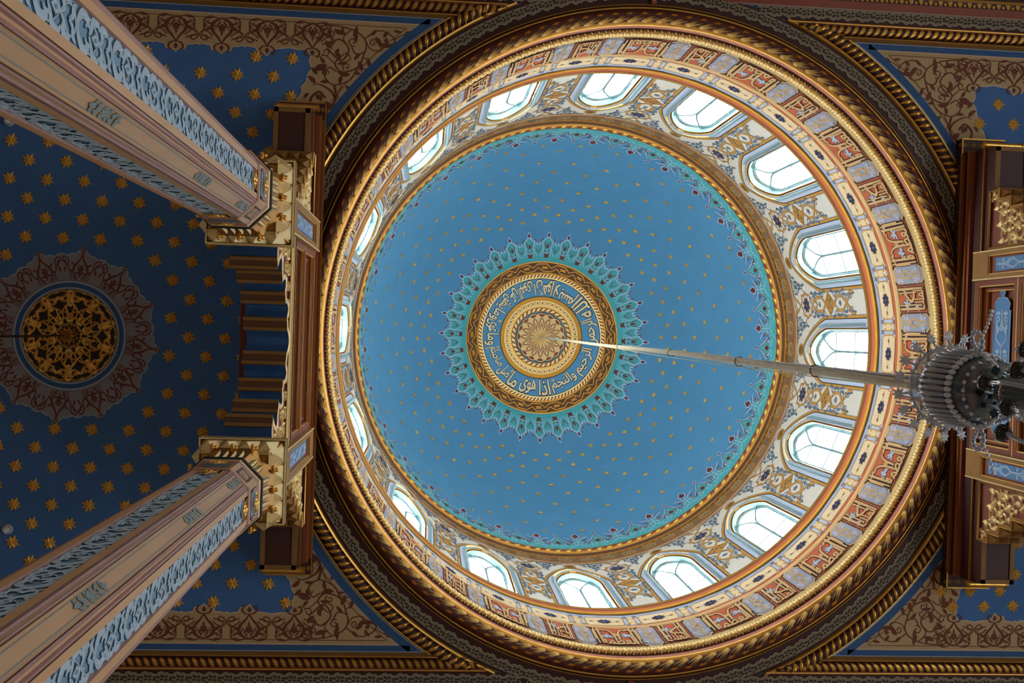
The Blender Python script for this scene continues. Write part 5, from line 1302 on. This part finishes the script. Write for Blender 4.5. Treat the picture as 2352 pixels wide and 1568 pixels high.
# abacus with nail heads
ZA = AZ+ZC+.03; g = G(); a_ = .312
g.box((-a_, -a_, ZA-.085), (a_, a_, ZA), 'lace_dark'); e = .006
for x0, x1, y0, y1 in ((-a_-.006, a_+.006, -a_-.006, -a_+e), (-a_-.006, a_+.006, a_-e, a_+.006), (-a_-.006, -a_+e, -a_, a_), (a_-e, a_+.006, -a_, a_)):
    g.box((x0, y0, ZA-.098), (x1, y1, ZA-.084), 'gold_pale'); g.box((x0, y0, ZA-.012), (x1, y1, ZA+.002), 'gold_pale')
aba = g.build('abacus', col, shift=False)
g = G(); zt_ = ZA-.085
P0 = [(x, y, zb1-.02) for x, y in ((.235, -.235), (.235, .235), (-.235, .235), (-.235, -.235))]; P1 = [(x*1.27, y*1.27, zt_) for x, y, _ in P0]
g.add(P0+P1, [(i, (i+1) % 4, 4+(i+1) % 4, 4+i) for i in range(4)], 'gold_dark'); g.add(P0, [(3, 2, 1, 0)], 'gold_dark'); g.build('nailhead_block', col, shift=False)
zm = (zb1-.02+zt_)/2; hz = (zt_-zb1+.02)/2+.012
for k in range(4):
    c, s = math.cos(k*PI/2), math.sin(k*PI/2)
    for i in range(4):
        u = -.204+.136*i; b = .066; g = G()
        loc = [(.240, u-b, zm-hz), (.240, u+b, zm-hz), (.300, u+b, zm+hz), (.300, u-b, zm+hz), (.318, u, zm-.070)]
        g.add([(c*x-s*y, s*x+c*y, z) for x, y, z in loc], [(0, 1, 4), (1, 2, 4), (2, 3, 4), (3, 0, 4)], 'gold_pale'); g.build('nailhead', aba, shift=False)
g = G(); loft(g, [(0, .40, .24), (.22, .40, .24), (.26, .37, .22), (.50, .34, .20), (.55, .36, .21), (.62, .36, .21), (.70, .29, .18), (.78, .262, .16)], 'col_ochre'); g.build('plinth', col, shift=False)
LB = ['', 'tall painted octagonal column with blue arabesque panels, the lower of the two', 'painted column under the arcade beam by the chandelier, on the lower side', 'painted column under the arcade beam by the chandelier, on the upper side']
for k, (x, y, r) in enumerate(((-3.63, .07+1.03, 0.), (3.62, .11+1.03, PI), (3.62, .11-1.03, PI))):
    c = copy_tree(col); c.location = (x, y, 0); c.rotation_euler = (0, 0, r); c['label'] = LB[k+1]

# ================================================================== CABLE AND CHANDELIER
CX, CY, CZ = -.055, .112, 4.55+ZC
cab = empty('hanging_cable', (CX, CY, CZ), 'long cream wrapped cable bundle hanging from the crown of the blue dome', 'cable')
top = np.array([0-CX, 0-CY, 21.28+ZC-CZ]); n = 60; tt = np.linspace(0, 1, n)[:, None]
def strand(name, r, ox, oy, tw, m, r1=None, ph=0.):
    a = ph+tw*tt[:, 0]*TAU; p = top*tt+np.stack([ox*np.cos(a), oy*np.sin(a), 0*a], 1)*(1-.9*tt)
    g = G(); g.tube(p, np.linspace(r, r1 or r, n), m, 8); return g.build(name, cab, shift=False)
strand('wrapped_core', .021, .006, .006, 2.3, 'cable_cream', .016); strand('wrapped_core', .013, .022, .022, 1.6, 'cable_cream', .009, 2.2)
strand('wire', .008, .030, .026, 1.1, 'cable_grey', .006, 4.2); strand('wire', .007, .034, .030, .8, 'cable_grey', .005, 5.3); strand('wire', .004, .046, .05, .6, 'cable_cream', .003, .6); strand('wire', .003, .05, .04, .7, 'cable_cream', .003, 3.4)
for t in (.08, .17, .30, .46):
    p = top*t; g = G(); g.tube([p+np.array([.034*math.cos(a), .034*math.sin(a), .004*math.sin(2*a)]) for a in np.linspace(0, TAU, 17)], .003, 'black', 6); g.build('tie', cab, shift=False)
ch = empty('chandelier', (CX, CY, 3.2+ZC), 'crystal chandelier with star rosettes, glass prisms and black candle cups', 'chandelier')
Z = lambda z: z-3.2
g = G(); g.lathe_s([(.006, Z(4.55)), (.022, Z(4.53)), (.030, Z(4.48)), (.016, Z(4.44)), (.05, Z(4.40)), (.075, Z(4.36)), (.03, Z(4.34)), (.018, Z(4.2)), (.018, Z(3.95)), (.03, Z(3.9)), (.016, Z(3.8)), (.016, Z(3.3)), (.04, Z(3.22)), (.0, Z(3.2))], 'crystal_smoke', 20); g.build('stem', ch, shift=False)
g = G(); g.lathe_s([(.155, Z(4.345)), (.172, Z(4.335)), (.178, Z(4.315)), (.170, Z(4.295)), (.150, Z(4.29))], 'crystal', 48); 
for k in range(36): a = k*TAU/36; ball(g, (.180*math.cos(a), .180*math.sin(a), Z(4.318)), .009, 'crystal_white', 8)
g.build('crown_ring', ch, shift=False)
def xstar(R, m):
    g = G(); n = 8; V = [(0, 0, .016)]; F = []
    for k in range(2*n): a = k*PI/n; r = R if k % 2 == 0 else R*.5; V.append((r*math.cos(a), r*math.sin(a), 0.))
    V.append((0, 0, -.010))
    for k in range(2*n): F.append((0, 1+k, 1+(k+1) % (2*n))); F.append((2*n+1, 1+(k+1) % (2*n), 1+k))
    g.add(V, F, m); return g
sm_ = None
for k in range(18):
    a = (k+.5)*TAU/18
    if sm_ is None: sm_ = s0 = xstar(.033, 'crystal_white').build('star_rosette', ch, shift=False)
    else: s0 = sm_.copy(); COL.objects.link(s0); s0.parent = ch
    s0.location = (.215*math.cos(a), .215*math.sin(a), Z(4.345)); s0.rotation_euler = (.5*math.sin(a)*-1, .5*math.cos(a), a)
    g = G(); g.tube([(.178*math.cos(a), .178*math.sin(a), Z(4.33)), (.20*math.cos(a), .20*math.sin(a), Z(4.34))], .005, 'crystal', 6); g.build('star_stalk', ch, shift=False)
pr0 = None
for k in range(38):
    a = k*TAU/38
    if pr0 is None:
        g = G(); n6 = 6
        rows = [(.0, .001), (-.008, .006), (-.02, .0095), (-.185, .0095), (-.20, .007), (-.205, .003)]
        g.lathe_s(rows and [(r, z) for z, r in rows], 'crystal', 6)
        for z, r in ((-.222, .014), (-.255, .004)): pass
        T = np.linspace(.05, PI-.05, 6); g.lathe_s([(.012*math.sin(t), -.232+.024*math.cos(t)) for t in T], 'crystal_white', 6)
        for _, _, _ in (): pass
        pr0 = q_ = g.build('prism', ch, shift=False)
    else: q_ = pr0.copy(); COL.objects.link(q_); q_.parent = ch
    q_.location = (.158*math.cos(a), .158*math.sin(a), Z(4.29)); q_.rotation_euler = (0, .06, a)
g = G()
T = np.linspace(0, 1, 9); g.lathe_s([(.148-.028*t**2, Z(4.28-.30*t)) for t in T], 'crystal_smoke', 40)
g.lathe_s([(.120, Z(3.98)), (.123, Z(3.965)), (.105, Z(3.935)), (.07, Z(3.915)), (.018, Z(3.905))], 'crystal_smoke', 40); bowl = g.build('bowl', ch, shift=False)
g = G()
for k in range(10):
    a = k*TAU/10
    for r, z, s in ((.088, 3.918, .017 if k % 2 else .011), (.055, 3.906, .009)):
        o = P()
        for j in range(4): o.disc(r*math.cos(a+.3*(r < .07))+s*.55*math.cos(j*PI/2+a), r*math.sin(a+.3*(r < .07))+s*.55*math.sin(j*PI/2+a), s*.6, 'dish_spot', .002, 8)
        g.pat(o, lambda u, v, h, z=z: np.stack([u, v, Z(z-.004)+0*u-h], 1))
g.build('dish_pattern', bowl, shift=False)
g = G()
for k in range(24): a = k*TAU/24; ball(g, (.127*math.cos(a), .127*math.sin(a), Z(3.965)), .008, 'crystal_white', 8)
g.build('bead_rim', bowl, shift=False)
g = G(); g.lathe_s([(.018, Z(3.86)), (.05, Z(3.85)), (.075, Z(3.82)), (.06, Z(3.76)), (.03, Z(3.70)), (.018, Z(3.62))], 'crystal_smoke', 32); g.build('lower_bulb', ch, shift=False)
arm0 = None
for k in range(10):
    a = k*TAU/10+.25
    r_o = .17 if k % 2 else .12; z_o = 3.72 if k % 2 else 3.66
    arm = bpy.data.objects.new('arm', None)
    g = G(); pth = cr([(.02, 0, 0), (.06, 0, 0), (.10, 0, 0), (.14, 0, 0)], 4)
    pts3 = np.array([(.03, Z(3.60)), (.07, Z(3.50)), (.13, Z(3.48)), (r_o+.02, Z(3.54)), (r_o+.01, Z(z_o-.06)), (r_o, Z(z_o-.02))]); pp = cr(pts3, 6)
    g.tube([(x*math.cos(a), x*math.sin(a), z) for x, z in pp], .0085, 'crystal', 8); arm = g.build('glass_arm', ch, shift=False)
    g = G(); g.lathe_s([(.004, Z(z_o-.02)), (.022, Z(z_o-.016)), (.031, Z(z_o+.006)), (.033, Z(z_o+.018)), (.028, Z(z_o+.012)), (.004, Z(z_o-.004))], 'cup_black', 20, r_o*math.cos(a), r_o*math.sin(a)); g.build('candle_cup', arm, shift=False)
    g = G(); g.lathe_s([(.010, Z(z_o)), (.011, Z(z_o+.06)), (.007, Z(z_o+.066)), (.003, Z(z_o+.10)), (.0, Z(z_o+.105))], 'crystal_white', 12, r_o*math.cos(a), r_o*math.sin(a)); g.build('candle_tube', arm, shift=False)
for a in (-1.72, 1.62, -.62, .55):
    pp = np.concatenate([cr([(.10, 3.93), (.135, 3.99), (.165, 4.06), (.20, 4.09)], 5), [(.20+.040*math.sin(t), 4.05+.040*math.cos(t)) for t in np.linspace(0.3, 4.6, 16)]])
    g = G(); g.tube([(x*math.cos(a), x*math.sin(a), Z(z)) for x, z in pp], np.linspace(.010, .006, len(pp)), 'crystal_white', 8)
    for i in range(0, len(pp)-1, 2): x, z = pp[i]; ball(g, (x*math.cos(a), x*math.sin(a), Z(z)), .0105, 'crystal', 6)
    sc0 = g.build('glass_scroll', ch, shift=False)
    g = G(); x, z = pp[-1]
    for i in range(9): ball(g, ((x+.03+.016*i)*math.cos(a), (x+.03+.016*i)*math.sin(a), Z(z-.022*i+.0008*i*i)), .008, 'crystal_white', 8)
    g.build('bead_chain', sc0, shift=False)

# ================================================================== ROOM SHELL, LIGHT, CAMERA
def shell(name, a, b, m, label): g = G(); g.box(a, b, m); o = g.build(name, shift=False); return tag(o, label, 'floor' if name == 'floor' else 'wall', kind='structure')
shell('floor', (XA, -YA, -.12), (XB, YA, 0.), 'stone_floor', 'pale stone floor of the hall')
HC = ZCEIL+ZC
shell('wall_west', (XA-.2, -YA-.2, 0), (XA, YA+.2, HC), 'wall_paint', 'painted end wall of the hall beyond the gilt ceiling rosette')
shell('wall_east', (XB, -YA-.2, 0), (XB+.2, YA+.2, HC), 'wall_paint', 'painted end wall of the hall beyond the chandelier')
shell('wall_north', (XA, -YA-.2, 0), (XB, -YA, HC), 'wall_paint', 'painted long wall of the hall, upper side')
shell('wall_south', (XA, YA, 0), (XB, YA+.2, HC), 'wall_paint', 'painted long wall of the hall, lower side')
g = G()                                            # outer skin of the drum and dome
g.lathe([(3.84, 11.10), (3.84, 11.6), (3.595, 12.85)], 'drum_white', 128); g.lathe([(3.46, 12.85), (3.595, 12.85)], 'drum_white', 128); g.lathe([(3.44, 15.92), (3.60, 15.93), (3.60, 16.6), (3.52, 16.95), (3.46, 17.3)], 'drum_white', 128)
so = g.build('outer_skin', drum)
g = G()                                            # flat pale roof round the drum, added to bounce daylight into the crown
for i in range(len(an)):
    a, b = an[i], an[(i+1) % len(an)]; ea, eb = edge(a), edge(b)
    g.add([(3.83*math.cos(a), 3.83*math.sin(a), 11.25), (ea[0]*1.25, ea[1]*1.25, 11.25), (eb[0]*1.25, eb[1]*1.25, 11.25), (3.83*math.cos(b), 3.83*math.sin(b), 11.25)], [(0, 1, 2, 3)], 'roof_white')
ro = g.build('roof'); tag(ro, 'flat pale roof outside, round the foot of the dome drum', 'roof', kind='structure')
sl = bpy.data.lights.new('sun', 'SUN'); sl.energy = SUN; sl.angle = .03; sl.color = (1., .95, .86); so_ = bpy.data.objects.new('sun', sl); COL.objects.link(so_); so_.rotation_euler = (math.radians(5), math.radians(-27), 0)
# unseen fill lights added on the solid end walls, each in a bare frame
def area(name, loc, rot, sx, sy, power, col):
    l = bpy.data.lights.new(name, 'AREA'); l.shape = 'RECTANGLE'; l.size = sx; l.size_y = sy; l.energy = power; l.color = col
    o = bpy.data.objects.new(name, l); COL.objects.link(o); o.location = loc; o.rotation_euler = rot; return o
for i, (xe, y, k) in enumerate(((XB, -3.9, 1.), (XB, -1.3, 1.), (XB, 1.3, 1.), (XB, 3.9, 1.), (XA, -2.6, .3), (XA, 2.6, .3))):
    e = 1 if xe > 0 else -1
    area('window_daylight', (xe-.07*e, y, 3.6), (0, PI/2*e, 0), 3.2, 1.3, LIGHT_SIDE*k, (.84, .92, 1.))
    w = empty('window_%d' % (17+i), (xe-.05*e, y, 2.0), 'tall window low in the end wall, out of view', 'window', kind='structure')
    g = G()
    for a in ((-.72, -.65, -.05, 3.25), (.65, .72, -.05, 3.25), (-.72, .72, -.10, -.02), (-.72, .72, 3.22, 3.30)): g.box((-.03, a[0], a[2]), (.03, a[1], a[3]), 'brown')
    g.build('frame', w, shift=False)
def fill_point(loc, power, r=.12, colr=(1., .58, .25)):
    l = bpy.data.lights.new('warm_lamp', 'POINT'); l.energy = power; l.color = colr; l.shadow_soft_size = r
    o = bpy.data.objects.new('warm_lamp', l); COL.objects.link(o); o.location = loc
for x, y in WARM: fill_point((x, y, 5.0), LIGHT_WARM)  # unseen warm fill lights added in the hall, without fittings
w = bpy.data.worlds.new('sky'); SC.world = w; w.use_nodes = True; nt = w.node_tree; bgn = nt.nodes['Background']
tcw = nt.nodes.new('ShaderNodeTexCoord'); sx_ = nt.nodes.new('ShaderNodeSeparateXYZ'); mr = nt.nodes.new('ShaderNodeMapRange'); mc = nt.nodes.new('ShaderNodeMix'); mc.data_type = 'RGBA'
mr.inputs[1].default_value = -.06; mr.inputs[2].default_value = .06                  # pale ground below the horizon, bright sky above
mc.inputs[6].default_value = (.8*SKY, .78*SKY, .74*SKY, 1); mc.inputs[7].default_value = (.93*SKY, .97*SKY, 1.*SKY, 1)
nt.links.new(tcw.outputs['Generated'], sx_.inputs[0]); nt.links.new(sx_.outputs[2], mr.inputs[0]); nt.links.new(mr.outputs[0], mc.inputs[0]); nt.links.new(mc.outputs[2], bgn.inputs[0]); bgn.inputs[1].default_value = 1.
f_, vx_, vy_, cx_, cy_ = 2400., 985., 760.5, 1176., 784.
zc = Vector(((vx_-cx_)/f_, (vy_-cy_)/f_, 1.)).normalized(); xc = Vector((math.cos(.033), math.sin(.033), 0.)); xc = (xc-zc*xc.dot(zc)).normalized(); yc = zc.cross(xc)
R = Matrix((xc, yc, zc))                            # rows: world axes in picture axes (x right, y down, z away)
m4 = Matrix(((R[0][0], -R[0][1], -R[0][2]), (R[1][0], -R[1][1], -R[1][2]), (R[2][0], -R[2][1], -R[2][2]))).to_4x4()
m4.translation = Vector((-2.289, -.052, ZC))
cam = bpy.data.cameras.new('camera'); co = bpy.data.objects.new('camera', cam); COL.objects.link(co); co.matrix_world = m4
cam.sensor_fit = 'HORIZONTAL'; cam.sensor_width = 36.; cam.lens = 36.*f_/2352.; cam.clip_start = .05; cam.clip_end = 200
SC.camera = co
v = SC.view_settings; v.view_transform = 'Standard'; v.look = 'None'; v.gamma = 1.; v.use_curve_mapping = False; v.exposure = EXPOSURE
c = SC.cycles; c.use_denoising = True; c.max_bounces = 7; c.diffuse_bounces = 5; c.glossy_bounces = 3; c.transmission_bounces = 3; c.transparent_max_bounces = 10; c.caustics_reflective = False; c.caustics_refractive = False; c.sample_clamp_indirect = 8.
